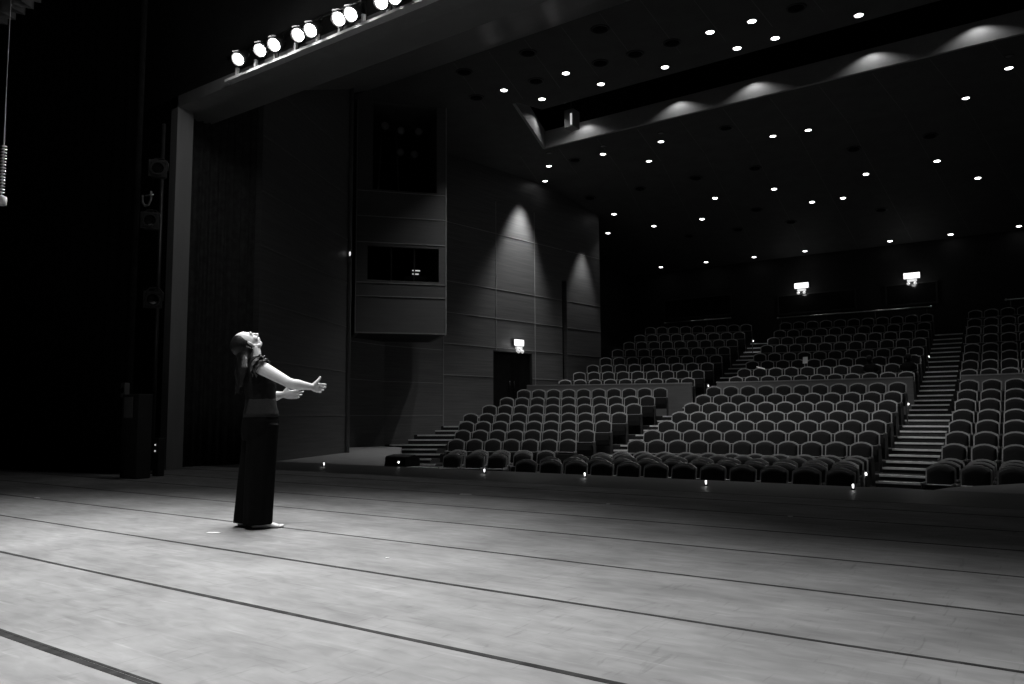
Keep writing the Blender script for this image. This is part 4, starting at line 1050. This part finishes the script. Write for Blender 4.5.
# hair: cap on the skull and long loose strands down the back
b = MB()
rs = []
b.ellipsoid(hp(-0.034, 0, 0.020), AX, (0.090, 0.083, 0.092), 24, 16)
b.ellipsoid(hp(-0.060, 0, -0.012), AX, (0.070, 0.076, 0.072), 20, 12)
b.ellipsoid(hp(-0.020, 0.0, 0.046), AX, (0.072, 0.074, 0.068), 20, 12)
b.ellipsoid((-0.135, -0.01, 1.345), ((1, 0, 0), (0, 1, 0), (0, 0, 1)), (0.060, 0.085, 0.085), 20, 12)
for sg in (-1, 1): b.ellipsoid(hp(-0.030, sg * 0.045, -0.01), AX, (0.045, 0.036, 0.055), 14, 10)
rr = random.Random(4)
for i in range(34):
    a = rr.uniform(-1, 1); q = rr.uniform(0, 1)
    st = hp(-0.085 - 0.02 * q, 0.065 * a, -0.02 + 0.02 * rr.uniform(-1, 1))
    mid = Vector((-0.135 - 0.06 * q, 0, 1.31)) + s_ * (0.085 * a) + Vector((0, 0, rr.uniform(-.02, .02)))
    m2 = Vector((-0.135 - 0.075 * q + rr.uniform(-.02, .02), 0, 1.20)) + s_ * (0.11 * a)
    en = Vector((-0.150 - 0.05 * rr.random(), 0, rr.uniform(1.02, 1.12))) + s_ * (0.12 * a + rr.uniform(-.02, .02))
    b.tube([st, mid, m2, en], [0.024, 0.022, 0.016, 0.005], 8)
for i in range(6):                                            # locks falling behind the near shoulder
    a = i / 5
    b.tube([(-0.13 + 0.01 * a, -0.06, 1.35), (-0.105 + 0.02 * a, -0.125, 1.30), (-0.10 + 0.035 * a, -0.170, 1.235), (-0.105 + 0.03 * a, -0.185, 1.16 + 0.03 * rr.random()), (-0.12 + 0.04 * rr.random(), -0.19, 1.09)], [0.022, 0.018, 0.014, 0.010, 0.004], 8)
for sg in (-1, 1):                                            # hair drawn back behind the ear and over the side of the neck
    b.tube([hp(-0.03, sg * 0.072, -0.02), Vector((-0.098, -sg * 0.062, 1.365)), Vector((-0.098, -sg * 0.085, 1.315)), Vector((-0.105, -sg * 0.12, 1.26))], [0.034, 0.034, 0.030, 0.018], 10)
remeshed(b, 'hair', M['hair'], 0.0065, dancer, 2)

# ------------------------------------------------------------------ two people sitting in the upper tier
def sitter(x, Y0, z, lean, label, tilt=0.0):
    Y = arcY(Y0, x); o = empty('person', (x, Y, z), arcA(x)); tag(o, label, 'person', 'people sitting in the upper tier')
    b = MB()
    b.rings([[Vector((0.19 * w * math.cos(2 * PI * i / 18) + lean * h * 0.3, 0.02 - 0.02 + d * math.sin(2 * PI * i / 18) - 0.10 * h, 0.44 + h * 0.88)) for i in range(18)] for h, w, d in ((0.0, 0.9, 0.13), (0.2, 0.85, 0.12), (0.4, 1.05, 0.12), (0.50, 1.05, 0.10), (0.57, 0.6, 0.07), (0.62, 0.3, 0.05))])
    hc = Vector((lean * 0.22, -0.10 + tilt, 1.05))
    b.tube([(lean * 0.18, -0.06, 0.95), hc], [0.055, 0.055], 12)
    b.ellipsoid(hc + Vector((0, 0, 0.04)), ((1, 0, 0), (0, 1, 0), (0, 0, 1)), (0.086, 0.100, 0.115), 16, 12)
    b.ellipsoid(hc + Vector((0, -0.095, 0.02)), ((1, 0, 0), (0, 1, 0), (0, 0, 1)), (0.014, 0.02, 0.022), 8, 6)
    for s in (-1, 1):
        b.tube([(s * 0.19 + lean * 0.12, -0.02, 0.84), (s * 0.24 + lean * 0.08, -0.05, 0.66), (s * 0.10, -0.28, 0.56)], [0.06, 0.048, 0.034], 10)
        b.ellipsoid((s * 0.07, -0.31, 0.56), ((1, 0, 0), (0, 1, 0), (0, 0, 1)), (0.045, 0.05, 0.03), 10, 8)
        for kf in range(4): b.tube([(s * (0.05 + 0.018 * kf), -0.33, 0.56), (s * (0.045 + 0.016 * kf), -0.40, 0.55), (s * (0.045 + 0.014 * kf), -0.415, 0.53)], [0.010, 0.0095, 0.008], 6)
        b.tube([(s * 0.10, -0.02, 0.515), (s * 0.12, -0.40, 0.50), (s * 0.12, -0.43, 0.42), (s * 0.12, -0.38, 0.10)], [0.085, 0.070, 0.062, 0.045], 12)
        b.tube([(s * 0.12, -0.36, 0.05), (s * 0.12, -0.52, 0.035)], [0.045, 0.032], 10)
    remeshed(b, 'body', M['coat'], 0.011, o, 2)
    b = MB(); b.ellipsoid(hc + Vector((0, 0.02, 0.065)), ((1, 0, 0), (0, 1, 0), (0, 0, 1)), (0.098, 0.104, 0.108), 16, 10); b.build('hair', M['hair'], o, True)
TAKEN.sort()
sitter(TAKEN[0], RY['u2'] - 0.15, RZ['u2'], -0.3, 'person in dark clothes slumped in an upper-tier seat, third from the lit stairs')
sitter(TAKEN[-1], RY['u2'] - 0.15, RZ['u2'], 0.2, 'person in dark clothes in the upper-tier seat next to the lit stairs')
